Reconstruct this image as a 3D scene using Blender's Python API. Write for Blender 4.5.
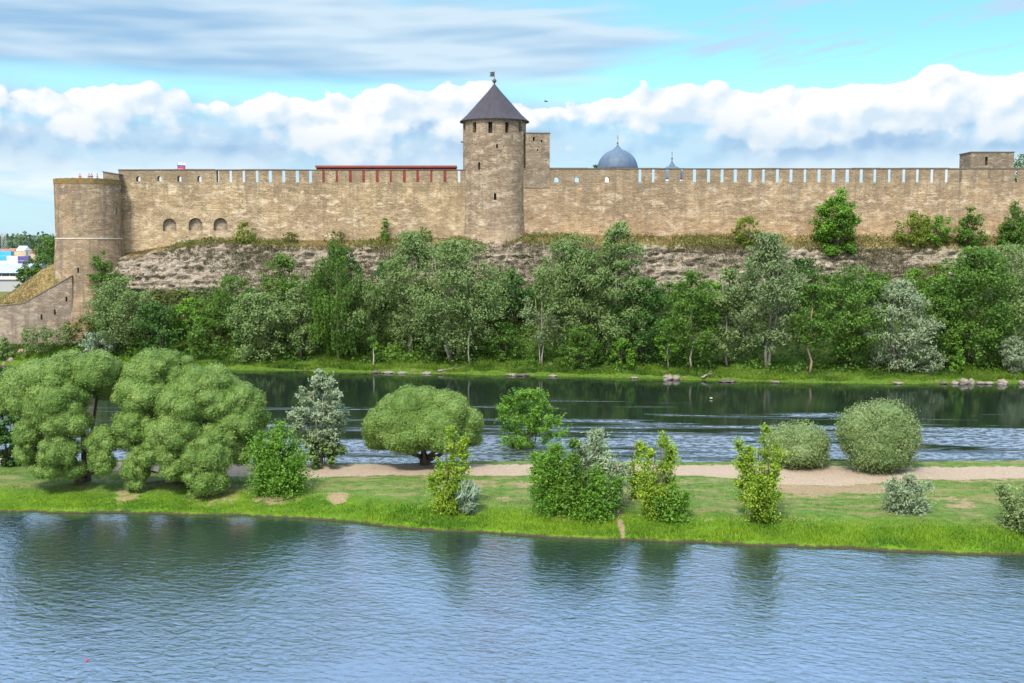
import bpy, math, random
import numpy as np
from mathutils import Vector, Matrix

for o in list(bpy.data.objects):
    bpy.data.objects.remove(o)
SC = bpy.context.scene
COL = SC.collection
rad = math.radians

# ------------------------------------------------------------------ camera
F = 1100.0                       # focal length in pixels of a 1024 px wide frame
CAM = Vector((0, 0, 22.0))
PITCH = math.atan(96.5 / F)
cd = bpy.data.cameras.new('camera')
cam = bpy.data.objects.new('camera', cd)
COL.objects.link(cam)
cam.location = CAM
cam.rotation_euler = (math.pi / 2 - PITCH, 0, 0)
cd.sensor_width = 36.0
cd.lens = 36.0 * F / 1024.0
cd.clip_start = 0.5
cd.clip_end = 20000
SC.camera = cam

# ------------------------------------------------------------------ light
SUN_AZ = rad(-158)               # compass-like: 0 = +Y, towards +X; the sun stands behind the camera, to the left
SUN_EL = rad(52)
SC.view_settings.view_transform = 'Standard'
SC.view_settings.look = 'None'
SC.view_settings.gamma = 1.0
SC.view_settings.exposure = 0.8
sl = bpy.data.lights.new('sun', 'SUN')
sl.energy = 3.7
sl.angle = rad(11)
sl.color = (1.0, 0.93, 0.82)
sun = bpy.data.objects.new('sun', sl)
COL.objects.link(sun)
sdir = Vector((math.sin(SUN_AZ) * math.cos(SUN_EL), math.cos(SUN_AZ) * math.cos(SUN_EL), math.sin(SUN_EL)))
sun.rotation_euler = sdir.to_track_quat('Z', 'Y').to_euler()
sun.location = (-40, -60, 120)


class NT:
    """small helper for node trees"""
    def __init__(s, tree):
        s.t = tree
        s.n = tree.nodes
        s.l = tree.links

    def node(s, typ, **kw):
        n = s.n.new(typ)
        for k, v in kw.items():
            setattr(n, k, v)
        return n

    def put(s, sock, v):
        if v is None:
            return
        if hasattr(v, 'is_output'):
            s.l.new(v, sock)
        else:
            sock.default_value = v

    def m(s, op, a, b=None, c=None, clamp=False):
        n = s.node('ShaderNodeMath', operation=op, use_clamp=clamp)
        for i, v in enumerate((a, b, c)):
            s.put(n.inputs[i], v)
        return n.outputs[0]

    def vm(s, op, a, b=None):
        n = s.node('ShaderNodeVectorMath', operation=op)
        s.put(n.inputs[0], a)
        if b is not None:
            if op == 'SCALE':
                s.put(n.inputs[3], b)
            else:
                s.put(n.inputs[1], b)
        return n.outputs[0]

    def xyz(s, x=0.0, y=0.0, z=0.0):
        n = s.node('ShaderNodeCombineXYZ')
        for i, v in enumerate((x, y, z)):
            s.put(n.inputs[i], v)
        return n.outputs[0]

    def sep(s, v):
        n = s.node('ShaderNodeSeparateXYZ')
        s.put(n.inputs[0], v)
        return n.outputs

    def noise(s, vec, scale=1.0, detail=4.0, rough=0.55, dist=0.0, dims='3D'):
        n = s.node('ShaderNodeTexNoise', noise_dimensions=dims)
        s.put(n.inputs['Vector'], vec)
        s.put(n.inputs['Scale'], scale)
        n.inputs['Detail'].default_value = detail
        n.inputs['Roughness'].default_value = rough
        n.inputs['Distortion'].default_value = dist
        return n.outputs[0]

    def ss(s, v, lo, hi, a=0.0, b=1.0):
        n = s.node('ShaderNodeMapRange', interpolation_type='SMOOTHSTEP')
        s.put(n.inputs[0], v)
        s.put(n.inputs[1], lo)
        s.put(n.inputs[2], hi)
        n.inputs[3].default_value = a
        n.inputs[4].default_value = b
        return n.outputs[0]

    def lin(s, v, lo, hi, a=0.0, b=1.0, clamp=True):
        n = s.node('ShaderNodeMapRange', clamp=clamp)
        s.put(n.inputs[0], v)
        s.put(n.inputs[1], lo)
        s.put(n.inputs[2], hi)
        n.inputs[3].default_value = a
        n.inputs[4].default_value = b
        return n.outputs[0]

    def mix(s, f, a, b, mode='MIX'):
        n = s.node('ShaderNodeMix', data_type='RGBA', blend_type=mode)
        s.put(n.inputs[0], f)
        for k, v in ((6, a), (7, b)):
            if isinstance(v, tuple) and len(v) == 3:
                v = v + (1.0,)
            s.put(n.inputs[k], v)
        return n.outputs[2]

    def attr(s, name):
        n = s.node('ShaderNodeAttribute', attribute_name=name)
        return n.outputs

    def bump(s, h, strength=0.5, dist=0.1, normal=None):
        n = s.node('ShaderNodeBump')
        s.put(n.inputs['Strength'], strength)
        s.put(n.inputs['Distance'], dist)
        s.put(n.inputs['Height'], h)
        if normal is not None:
            s.put(n.inputs['Normal'], normal)
        return n.outputs[0]


# ------------------------------------------------------------------ sky: Nishita air with drifting cloud layers
world = bpy.data.worlds.new('World')
SC.world = world
world.use_nodes = True
world.cycles.sampling_method = 'NONE'
SC.cycles.max_bounces = 6
SC.cycles.diffuse_bounces = 3
SC.cycles.glossy_bounces = 3
SC.cycles.transmission_bounces = 3
W = NT(world.node_tree)
W.n.clear()
SKY_STRENGTH = 0.115


def build_sky():
    out = W.node('ShaderNodeOutputWorld')
    bg = W.node('ShaderNodeBackground')
    bg.inputs[1].default_value = SKY_STRENGTH
    W.l.new(bg.outputs[0], out.inputs[0])
    sky = W.node('ShaderNodeTexSky', sky_type='NISHITA')
    sky.sun_disc = False
    sky.sun_elevation = SUN_EL
    sky.sun_rotation = SUN_AZ
    sky.air_density = 1.0
    sky.dust_density = 0.4
    sky.ozone_density = 2.0
    tc = W.node('ShaderNodeTexCoord')
    d = tc.outputs['Generated']
    x, y, z = W.sep(d)
    az = W.m('ARCTAN2', x, y)
    hor = W.m('SQRT', W.m('ADD', W.m('MULTIPLY', x, x), W.m('MULTIPLY', y, y)))
    el = W.m('ARCTAN2', z, hor)
    U = W.m('MULTIPLY', az, 11.0)       # about 1 unit = 5.2 degrees
    V = W.m('MULTIPLY', el, 11.0)
    k = 1.0 / SKY_STRENGTH

    def C(r, g, b):
        return (r * k, g * k, b * k, 1.0)
    # blue air, a little greener than the plain model as the photograph renders it
    air = W.mix(1.0, sky.outputs[0], (0.72, 1.10, 1.02), 'MULTIPLY')
    air = W.mix(W.ss(V, 1.0, 2.6), air, W.mix(0.75, air, C(0.19, 0.46, 0.58)))
    air = W.mix(W.ss(V, 2.4, 3.6), air, C(0.27, 0.38, 0.60))
    # pale band over the horizon
    n0 = W.noise(W.xyz(W.m('MULTIPLY', U, 0.35), W.m('MULTIPLY', V, 1.6), 3.0), 1.3, 4, 0.55, dims='2D')
    low = W.m('MULTIPLY', W.ss(V, 1.7, 0.6), W.ss(n0, 0.3, 0.62, 0.85, 1.0))
    c = W.mix(low, air, W.mix(W.ss(n0, 0.40, 0.60), C(0.33, 0.455, 0.555), C(0.51, 0.57, 0.595)))
    # high streaky cloud: long in azimuth
    P2 = W.xyz(W.m('MULTIPLY', U, 0.22), W.m('ADD', W.m('MULTIPLY', V, 1.55), W.m('MULTIPLY', U, -0.05)), 0.0)
    n2 = W.noise(P2, 0.95, 4, 0.48, dims='2D')
    n2b = W.noise(W.vm('ADD', P2, (0.03, 0.09, 0.0)), 0.95, 3, 0.48, dims='2D')
    side = W.ss(U, 2.6, -0.6, 0.0, 0.175)
    cover = W.m('ADD', W.m('ADD', n2, side), W.ss(V, 2.75, 4.5, 0.0, 0.12))
    s_hi = W.m('MULTIPLY', W.ss(cover, 0.44, 0.63), W.ss(V, 1.42, 1.72))
    lit2 = W.lin(W.m('SUBTRACT', n2, n2b), -0.075, 0.06)
    hi_col = W.mix(lit2, C(0.20, 0.315, 0.46), C(0.40, 0.48, 0.55))
    c = W.mix(W.m('MULTIPLY', s_hi, 0.9), c, hi_col)
    # thin wisps to the right
    P3 = W.xyz(W.m('MULTIPLY', U, 0.33), W.m('SUBTRACT', W.m('MULTIPLY', V, 1.9), W.m('MULTIPLY', U, 0.34)), 0.0)
    n3 = W.noise(P3, 1.3, 5, 0.58, dims='2D')
    wisp = W.m('MULTIPLY', W.m('MULTIPLY', W.ss(n3, 0.43, 0.60), W.ss(V, 1.55, 1.85)), W.m('MULTIPLY', W.ss(U, 0.6, 1.8), W.ss(V, 2.6, 2.2)))
    c = W.mix(W.m('MULTIPLY', wisp, 0.85), c, C(0.31, 0.42, 0.54))
    # bright veil added above the view, lifting the water and the top light
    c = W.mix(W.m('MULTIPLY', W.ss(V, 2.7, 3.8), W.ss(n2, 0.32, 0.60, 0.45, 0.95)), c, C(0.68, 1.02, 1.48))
    # the bank of cumulus
    P = W.xyz(U, W.m('MULTIPLY', V, 1.25), 1.7)
    def billow(off):
        p = W.vm('ADD', P, off) if off else P
        a = W.noise(p, 0.95, 8 if off is None else 4, 0.54, dims='2D')
        vn = W.node('ShaderNodeTexVoronoi', feature='F1', voronoi_dimensions='2D')
        W.l.new(p, vn.inputs['Vector'])
        vn.inputs['Scale'].default_value = 2.6
        vn.inputs['Detail'].default_value = 1.0
        b = W.m('SUBTRACT', 0.6, vn.outputs['Distance'])
        return W.m('ADD', a, W.m('MULTIPLY', b, 0.22))
    b0 = billow(None)
    b1 = billow((-0.07, 0.13, 0.0))
    big = W.noise(W.xyz(U, 8.3, 0.0), 0.55, 1, 0.5, dims='2D')
    top = W.m('ADD', 1.36, W.m('MULTIPLY', big, 0.36))
    base = W.m('ADD', 0.72, W.m('MULTIPLY', W.noise(W.xyz(U, 21.4, 0.0), 0.55, 2, 0.6, dims='2D'), 0.54))
    up = W.lin(V, W.m('SUBTRACT', top, 0.24), W.m('ADD', top, 0.16), 1.0, 0.0, clamp=False)
    body = W.m('MULTIPLY', W.m('MINIMUM', up, 1.0), 1.0)
    dens = W.m('ADD', b0, W.m('MULTIPLY', W.m('SUBTRACT', body, 0.6), 0.62))
    mtop = W.ss(dens, 0.465, 0.505)
    lowc = W.ss(W.m('ADD', V, W.m('MULTIPLY', W.m('SUBTRACT', b0, 0.55), 1.1)), W.m('SUBTRACT', base, 0.12), W.m('ADD', base, 0.06))
    mask = W.m('MULTIPLY', mtop, lowc)
    lit = W.lin(W.m('SUBTRACT', b0, b1), -0.15, 0.055)
    white = W.mix(W.m('MULTIPLY', lit, 1.0), C(0.40, 0.485, 0.56), C(0.595, 0.60, 0.60))
    # grey-blue underside
    shade = W.ss(V, W.m('ADD', base, 0.35), W.m('SUBTRACT', base, 0.05))
    white = W.mix(W.m('MULTIPLY', shade, 0.40), white, C(0.30, 0.41, 0.52))
    under = W.m('MULTIPLY', W.m('MULTIPLY', W.ss(V, W.m('ADD', top, 0.02), W.m('SUBTRACT', top, 0.3)), W.ss(V, 0.55, 0.95)), W.ss(n0, 0.35, 0.6, 0.72, 0.97))
    c = W.mix(under, c, W.mix(lit, C(0.215, 0.33, 0.475), C(0.315, 0.42, 0.53)))
    c = W.mix(mask, c, white)
    # unseen glow added round the sun behind the camera, for soft frontal light
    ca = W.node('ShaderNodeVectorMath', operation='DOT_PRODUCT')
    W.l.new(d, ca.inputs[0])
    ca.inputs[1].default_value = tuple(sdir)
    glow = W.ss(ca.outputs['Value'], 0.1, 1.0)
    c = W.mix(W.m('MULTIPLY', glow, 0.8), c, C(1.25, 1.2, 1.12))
    # below the horizon
    c = W.mix(W.ss(V, 0.0, -0.15), c, C(0.16, 0.19, 0.2))
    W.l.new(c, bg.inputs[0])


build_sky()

# ------------------------------------------------------------------ numeric helpers
sp, cp = math.sin(PITCH), math.cos(PITCH)


def ray(px, py):
    a = (px - 512.0) / F
    b = (py - 341.5) / F
    return Vector((a, cp - b * sp, -sp - b * cp))


def at_y(px, py, Y):
    d = ray(px, py)
    return CAM + d * (Y / d.y)


def at_z(px, py, z):
    d = ray(px, py)
    return CAM + d * ((z - CAM.z) / d.z)


def X_of(px, Y, z=None):
    if z is None:
        z = float(np.interp(Y, [60, 130, 185, 212, 222, 300, 500], [1, 1, 3, 14, 30, 35, 12]))
    return (px - 512.0) / F * (Y * cp + (CAM.z - z) * sp)


def Z_of(py, Y):
    b = (py - 341.5) / F
    return CAM.z + Y * (-sp - b * cp) / (cp - b * sp)


def hash3(ix, iy, iz, seed):
    h = (ix.astype(np.int64) * 374761393 + iy.astype(np.int64) * 668265263 + iz.astype(np.int64) * 2147483647 + seed * 974711) & 0xFFFFFFFF
    h = ((h ^ (h >> 13)) * 1274126177) & 0xFFFFFFFF
    h = ((h ^ (h >> 16)) * 2246822519) & 0xFFFFFFFF
    return ((h ^ (h >> 15)) & 0xFFFFFF) / float(0xFFFFFF)


def vnoise(p, seed=0):
    p = np.asarray(p, float)
    i = np.floor(p).astype(np.int64)
    f = p - i
    f = f * f * (3 - 2 * f)
    r = 0
    for dx in (0, 1):
        wx = f[:, 0] if dx else 1 - f[:, 0]
        for dy in (0, 1):
            wy = f[:, 1] if dy else 1 - f[:, 1]
            for dz in (0, 1):
                wz = f[:, 2] if dz else 1 - f[:, 2]
                r = r + wx * wy * wz * hash3(i[:, 0] + dx, i[:, 1] + dy, i[:, 2] + dz, seed)
    return r


def fbm(p, octs=4, seed=0, gain=0.5):
    a, s, r = 1.0, 0.0, 0.0
    p = np.asarray(p, float)
    for k in range(octs):
        r = r + a * vnoise(p, seed + k * 17)
        s += a
        a *= gain
        p = p * 2.03 + 11.3
    return r / s


def sstep(x, a, b):
    t = np.clip((np.asarray(x, float) - a) / (b - a), 0, 1)
    return t * t * (3 - 2 * t)


def link(o, parent=None):
    COL.objects.link(o)
    if parent is not None:
        o.parent = parent
    return o


def np_mesh(name, verts, faces, mats, parent=None, attrs=None, mat_idx=None, smooth=False):
    """faces: (N,4) or (N,3) int array, or a list of such arrays"""
    if not isinstance(faces, list):
        faces = [faces]
    faces = [np.asarray(f, np.int32) for f in faces if len(f)]
    me = bpy.data.meshes.new(name)
    verts = np.asarray(verts, np.float32)
    me.vertices.add(len(verts))
    me.vertices.foreach_set('co', verts.ravel())
    nl = sum(f.size for f in faces)
    nf = sum(len(f) for f in faces)
    me.loops.add(nl)
    me.loops.foreach_set('vertex_index', np.concatenate([f.ravel() for f in faces]))
    me.polygons.add(nf)
    tot = np.concatenate([np.full(len(f), f.shape[1], np.int32) for f in faces])
    start = np.zeros(nf, np.int32)
    start[1:] = np.cumsum(tot)[:-1]
    me.polygons.foreach_set('loop_start', start)
    if not isinstance(mats, (list, tuple)):
        mats = [mats]
    for m in mats:
        me.materials.append(m)
    if mat_idx is not None:
        me.polygons.foreach_set('material_index', np.asarray(mat_idx, np.int32))
    me.polygons.foreach_set('use_smooth', np.full(nf, bool(smooth)))
    for an, (dom, typ, data) in (attrs or {}).items():
        a = me.attributes.new(an, typ, dom)
        if typ == 'FLOAT':
            a.data.foreach_set('value', np.asarray(data, np.float32).ravel())
        else:
            a.data.foreach_set('color', np.asarray(data, np.float32).ravel())
    me.update(calc_edges=True)
    o = bpy.data.objects.new(name, me)
    return link(o, parent)


class MB:
    """collects simple solids into ONE mesh"""
    def __init__(s):
        s.v, s.f, s.mi = [], [], []

    def add(s, vs, fs, mi=0):
        k = len(s.v)
        s.v += [tuple(v) for v in vs]
        s.f += [tuple(i + k for i in f) for f in fs]
        s.mi += [mi] * len(fs)

    def box(s, x0, x1, y0, y1, z0, z1, mi=0):
        s.add([(x0, y0, z0), (x1, y0, z0), (x1, y1, z0), (x0, y1, z0), (x0, y0, z1), (x1, y0, z1), (x1, y1, z1), (x0, y1, z1)],
              [(0, 3, 2, 1), (4, 5, 6, 7), (0, 1, 5, 4), (1, 2, 6, 5), (2, 3, 7, 6), (3, 0, 4, 7)], mi)

    def prism(s, pts, y0, y1, mi=0):
        """polygon in the XZ plane, counter-clockwise seen from -Y, extruded along Y"""
        n = len(pts)
        vs = [(x, y0, z) for x, z in pts] + [(x, y1, z) for x, z in pts]
        fs = [tuple(range(n)), tuple(range(2 * n - 1, n - 1, -1))]
        for i in range(n):
            j = (i + 1) % n
            fs.append((i, i + n, j + n, j))
        s.add(vs, fs, mi)

    def lathe(s, prof, seg=64, cx=0, cy=0, mi=0, cap=True):
        """prof: list of (r,z) from bottom to top"""
        k0 = len(s.v)
        vs, fs = [], []
        for r, z in prof:
            for i in range(seg):
                a = 2 * math.pi * i / seg
                vs.append((cx + r * math.cos(a), cy + r * math.sin(a), z))
        for k in range(len(prof) - 1):
            for i in range(seg):
                j = (i + 1) % seg
                fs.append((k * seg + i, k * seg + j, (k + 1) * seg + j, (k + 1) * seg + i))
        if cap:
            fs.append(tuple(range(seg - 1, -1, -1)))
            b = (len(prof) - 1) * seg
            fs.append(tuple(range(b, b + seg)))
        s.add(vs, fs, mi)

    def tube(s, pts, rs, seg=6, mi=0):
        k = 0
        vs, fs = [], []
        up = Vector((0, 0, 1))
        n = len(pts)
        for i, p in enumerate(pts):
            p = Vector(p)
            t = Vector(pts[min(i + 1, n - 1)]) - Vector(pts[max(i - 1, 0)])
            t.normalize()
            a = t.cross(Vector((0.3, 0.9, 0.1)))
            a.normalize()
            b = t.cross(a)
            for q in range(seg):
                g = 2 * math.pi * q / seg
                vs.append(p + a * (rs[i] * math.cos(g)) + b * (rs[i] * math.sin(g)))
        for i in range(n - 1):
            for q in range(seg):
                r = (q + 1) % seg
                fs.append((i * seg + q, i * seg + r, (i + 1) * seg + r, (i + 1) * seg + q))
        fs.append(tuple(range(seg - 1, -1, -1)))
        fs.append(tuple(range((n - 1) * seg, n * seg)))
        s.add(vs, fs, mi)

    def build(s, name, mats, parent=None, smooth=False):
        me = bpy.data.meshes.new(name)
        me.from_pydata(s.v, [], s.f)
        for m in (mats if isinstance(mats, (list, tuple)) else [mats]):
            me.materials.append(m)
        me.polygons.foreach_set('material_index', s.mi)
        if smooth:
            me.polygons.foreach_set('use_smooth', [True] * len(s.f))
        me.update()
        o = bpy.data.objects.new(name, me)
        return link(o, parent)


def cut(o, cutter_mb, frame='thing'):
    """boolean difference, applied; the cutter is removed"""
    c = cutter_mb.build('cutter', [])
    c.matrix_world = Matrix.Translation(o.parent.location + o.location) if frame == 'thing' else Matrix.Identity(4)
    md = o.modifiers.new('cut', 'BOOLEAN')
    md.operation = 'DIFFERENCE'
    md.solver = 'EXACT'
    md.use_self = True
    md.object = c
    dg = bpy.context.evaluated_depsgraph_get()
    dg.update()
    me = bpy.data.meshes.new_from_object(o.evaluated_get(dg), depsgraph=dg)
    o.modifiers.clear()
    old = o.data
    o.data = me
    me.name = old.name
    bpy.data.meshes.remove(old)
    cm = c.data
    bpy.data.objects.remove(c)
    bpy.data.meshes.remove(cm)


def tag(o, label, cat=None, group=None, kind=None):
    o['label'] = label
    if cat:
        o['category'] = cat
    if group:
        o['group'] = group
    if kind:
        o['kind'] = kind
    return o


def thing(name, loc, label, cat, group=None):
    o = bpy.data.objects.new(name, None)
    o.empty_display_size = 0.5
    COL.objects.link(o)
    o.location = loc
    return tag(o, label, cat, group)


# ------------------------------------------------------------------ materials
def new_mat(name):
    m = bpy.data.materials.new(name)
    m.use_nodes = True
    t = NT(m.node_tree)
    t.n.clear()
    out = t.node('ShaderNodeOutputMaterial')
    b = t.node('ShaderNodeBsdfPrincipled')
    t.l.new(b.outputs[0], out.inputs[0])
    return m, t, b, out


def plain(name, col, rough=0.7, var=0.15, scale=2.0, metal=0.0, bump=0.0):
    m, t, b, out = new_mat(name)
    tc = t.node('ShaderNodeTexCoord').outputs['Object']
    n = t.noise(tc, scale, 5, 0.6)
    c = t.mix(t.lin(n, 0.3, 0.7), tuple(v * (1 - var) for v in col), tuple(min(1, v * (1 + var)) for v in col))
    t.l.new(c, b.inputs['Base Color'])
    b.inputs['Roughness'].default_value = rough
    b.inputs['Metallic'].default_value = metal
    if bump:
        t.l.new(t.bump(n, bump, 0.1), b.inputs['Normal'])
    return m


def masonry(name, tones, mode='flat', streak=0.5, zlight=None, seed=0.0, topz=36.0):
    """old limestone rubble in courses: coordinate u runs along the wall (or round the tower), v = world z"""
    m, t, b, out = new_mat(name)
    geo = t.node('ShaderNodeNewGeometry').outputs['Position']
    if mode == 'flat':
        x, y, z = t.sep(geo)
        u = t.m('ADD', x, t.m('MULTIPLY', y, 0.83))
    else:
        tc = t.node('ShaderNodeTexCoord').outputs['Object']
        x, y, z0 = t.sep(tc)
        z = t.sep(geo)[2]
        u = t.m('MULTIPLY', t.m('ARCTAN2', x, t.m('MULTIPLY', y, -1.0)), 6.4)
    P = t.xyz(u, z, seed)
    wob = t.noise(P, 0.35, 3, 0.5)
    P1 = t.xyz(t.m('ADD', u, t.m('MULTIPLY', t.noise(P, 1.4, 2, 0.5), 0.6)), t.m('ADD', z, t.m('ADD', t.m('MULTIPLY', wob, 0.7), t.m('MULTIPLY', t.noise(P, 0.9, 2, 0.5), 0.22))), seed)
    br = t.node('ShaderNodeTexBrick', offset=0.5)
    t.l.new(P1, br.inputs['Vector'])
    br.inputs['Scale'].default_value = 1.0
    br.inputs['Brick Width'].default_value = 0.85
    br.inputs['Row Height'].default_value = 0.3
    br.inputs['Mortar Size'].default_value = 0.02
    br.inputs['Mortar Smooth'].default_value = 0.5
    br.inputs['Color1'].default_value = (0.25, 0.25, 0.25, 1)
    br.inputs['Color2'].default_value = (0.85, 0.85, 0.85, 1)
    br.inputs['Mortar'].default_value = (0.1, 0.1, 0.1, 1)
    patch = t.noise(P, 0.11, 5, 0.62, 0.8)
    patch2 = t.noise(t.xyz(u, t.m('MULTIPLY', z, 1.8), seed + 9.0), 0.22, 6, 0.65, 0.4)
    fine = t.noise(t.xyz(u, t.m('MULTIPLY', z, 2.4), seed), 1.7, 6, 0.7)
    c = t.mix(t.ss(patch, 0.43, 0.56), tones[0], tones[1])
    c = t.mix(t.ss(patch2, 0.50, 0.58), c, tones[2])
    repair = t.noise(t.xyz(t.m('MULTIPLY', u, 0.6), t.m('MULTIPLY', z, 0.8), seed + 41.0), 0.16, 3, 0.45, 0.3)
    c = t.mix(t.m('MULTIPLY', t.ss(repair, 0.55, 0.575), 0.5), c, tuple(v * 0.80 for v in tones[0]))
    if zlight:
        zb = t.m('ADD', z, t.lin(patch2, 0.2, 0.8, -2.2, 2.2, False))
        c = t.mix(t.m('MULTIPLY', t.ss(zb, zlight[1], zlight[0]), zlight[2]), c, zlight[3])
    c = t.mix(1.0, c, (0.92, 0.88, 0.825), 'MULTIPLY')
    # long stretches of different age
    era = t.noise(t.xyz(u, t.m('MULTIPLY', z, 0.9), seed + 63.0), 0.045, 4, 0.55, 0.5)
    c = t.mix(t.ss(era, 0.40, 0.62), c, t.mix(1.0, c, (0.80, 0.79, 0.80), 'MULTIPLY'))
    # stone to stone variation
    blot = t.noise(t.xyz(t.m('MULTIPLY', u, 0.7), t.m('MULTIPLY', z, 1.5), seed + 17.0), 0.55, 6, 0.68, 0.5)
    c = t.mix(t.m('MULTIPLY', t.ss(blot, 0.50, 0.64), 0.65), c, tones[3])
    c = t.mix(t.m('MULTIPLY', t.ss(blot, 0.46, 0.34), 0.5), c, tuple(v * 0.62 for v in tones[1]))
    c = t.mix(1.0, c, t.mix(br.outputs[0], (0.88, 0.875, 0.87), (1.09, 1.085, 1.08)), 'MULTIPLY')
    vo = t.node('ShaderNodeTexVoronoi', feature='F1')
    t.l.new(t.xyz(t.m('MULTIPLY', u, 1.1), t.m('MULTIPLY', z, 2.3), seed), vo.inputs['Vector'])
    vo.inputs['Scale'].default_value = 1.0
    vs_ = t.sep(vo.outputs['Color'])[0]
    c = t.mix(1.0, c, t.mix(vs_, (0.80, 0.79, 0.78), (1.15, 1.15, 1.14)), 'MULTIPLY')
    c = t.mix(t.m('MULTIPLY', t.ss(fine, 0.50, 0.72), 0.55), c, tones[3])
    # missing facing stones: small dark gaps
    gap = t.noise(t.xyz(u, t.m('MULTIPLY', z, 2.2), seed + 4.0), 2.4, 2, 0.5)
    gmask = t.m('MULTIPLY', t.ss(gap, 0.63, 0.69), t.ss(patch2, 0.46, 0.6))
    c = t.mix(t.m('MULTIPLY', gmask, 0.85), c, (0.06, 0.045, 0.03))
    # runs of dirt below the top
    run = t.noise(t.xyz(t.m('MULTIPLY', u, 1.0), t.m('MULTIPLY', z, 0.10), seed + 2.0), 0.8, 5, 0.6)
    top = t.ss(t.m('ADD', z, t.lin(run, 0.3, 0.7, -2.5, 2.5, False)), topz - 4.5, topz)
    c = t.mix(t.m('MULTIPLY', t.m('MULTIPLY', t.ss(run, 0.45, 0.66), streak), 0.85), c, (0.13, 0.105, 0.085))
    c = t.mix(t.m('MULTIPLY', top, 0.55), c, (0.17, 0.14, 0.10))
    t.l.new(c, b.inputs['Base Color'])
    b.inputs['Roughness'].default_value = 0.95
    b.inputs['Specular IOR Level'].default_value = 0.15
    h = t.m('ADD', t.m('MULTIPLY', br.outputs[1], -0.5), t.m('ADD', t.m('MULTIPLY', fine, 1.4), t.m('MULTIPLY', gmask, -1.5)))
    t.l.new(t.bump(h, 0.75, 0.16), b.inputs['Normal'])
    return m


T_WARM = ((0.375, 0.300, 0.190), (0.285, 0.228, 0.150), (0.44, 0.36, 0.24), (0.54, 0.465, 0.345))
T_PINK = ((0.365, 0.283, 0.188), (0.285, 0.222, 0.155), (0.42, 0.335, 0.235), (0.51, 0.435, 0.335))
T_GREY = ((0.26, 0.225, 0.18), (0.215, 0.185, 0.145), (0.33, 0.285, 0.22), (0.37, 0.325, 0.26))
T_OUT = ((0.30, 0.255, 0.21), (0.255, 0.23, 0.20), (0.37, 0.31, 0.24), (0.42, 0.36, 0.29))
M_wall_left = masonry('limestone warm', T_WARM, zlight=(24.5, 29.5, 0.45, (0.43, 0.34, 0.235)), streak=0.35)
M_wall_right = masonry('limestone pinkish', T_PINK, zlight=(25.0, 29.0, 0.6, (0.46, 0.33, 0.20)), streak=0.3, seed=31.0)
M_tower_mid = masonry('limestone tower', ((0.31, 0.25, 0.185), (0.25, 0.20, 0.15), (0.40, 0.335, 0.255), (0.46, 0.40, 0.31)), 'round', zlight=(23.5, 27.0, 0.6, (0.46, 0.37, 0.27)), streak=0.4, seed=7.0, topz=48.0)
M_tower_corner = masonry('limestone corner tower', ((0.33, 0.25, 0.165), (0.265, 0.215, 0.155), (0.37, 0.29, 0.20), (0.40, 0.335, 0.25)), 'round', streak=0.75, seed=14.0, topz=37.5)
M_grey_stone = masonry('limestone grey', T_GREY, seed=55.0, topz=60)
M_outwork = masonry('limestone outwork', T_OUT, seed=71.0, topz=18)
M_coping = plain('coping boards', (0.10, 0.085, 0.07), 0.9, 0.3, 1.5)
M_dark = plain('dark interior', (0.02, 0.018, 0.016), 0.95)
M_slate = None
M_white_band = plain('lime band', (0.42, 0.385, 0.325), 0.9, 0.12, 0.7)
M_red = plain('red boards', (0.17, 0.032, 0.024), 0.75, 0.25, 0.9)
M_redroof = plain('red sheet roof', (0.20, 0.036, 0.028), 0.6, 0.15, 0.5)
M_iron = plain('dark iron', (0.03, 0.03, 0.032), 0.6)
M_rust = plain('dull copper', (0.10, 0.05, 0.04), 0.5)
M_gold = plain('dull gilding', (0.25, 0.20, 0.12), 0.45, metal=0.4)
M_white = plain('white plaster', (0.62, 0.61, 0.58), 0.9, 0.05)


def roof_mat(name, col, n, line=0.5, rough=0.5):
    m, t, b, out = new_mat(name)
    tc = t.node('ShaderNodeTexCoord').outputs['Object']
    x, y, z = t.sep(tc)
    a = t.m('MULTIPLY', t.m('ARCTAN2', y, x), n / (2 * math.pi))
    fr = t.m('ABSOLUTE', t.m('SUBTRACT', t.m('FRACT', a), 0.5))
    seam = t.ss(fr, 0.43, 0.49)
    rows = t.m('ABSOLUTE', t.m('SUBTRACT', t.m('FRACT', t.m('MULTIPLY', z, 0.55)), 0.5))
    seam2 = t.ss(rows, 0.46, 0.5)
    cell = t.noise(t.xyz(t.m('FLOOR', t.m('ADD', a, 0.5)), t.m('FLOOR', t.m('MULTIPLY', z, 0.55)), 0.0), 3.7, 0)
    n1 = t.noise(tc, 0.9, 5, 0.6)
    c = t.mix(t.lin(n1, 0.3, 0.7), tuple(v * 0.75 for v in col), tuple(v * 1.25 for v in col))
    c = t.mix(t.lin(cell, 0.3, 0.7, 0, 0.5), c, tuple(v * 1.35 for v in col))
    c = t.mix(t.m('MULTIPLY', t.m('MAXIMUM', seam, t.m('MULTIPLY', seam2, 0.6)), line), c, tuple(v * 0.35 for v in col))
    t.l.new(c, b.inputs['Base Color'])
    b.inputs['Roughness'].default_value = rough
    t.l.new(t.bump(t.m('MAXIMUM', seam, seam2), 0.4, 0.05), b.inputs['Normal'])
    return m


M_slate = roof_mat('dark shingle roof', (0.026, 0.024, 0.036), 28, 0.4, 0.85)
M_dome = roof_mat('blue grey dome sheet', (0.052, 0.088, 0.142), 20, 0.22, 0.65)


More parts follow.
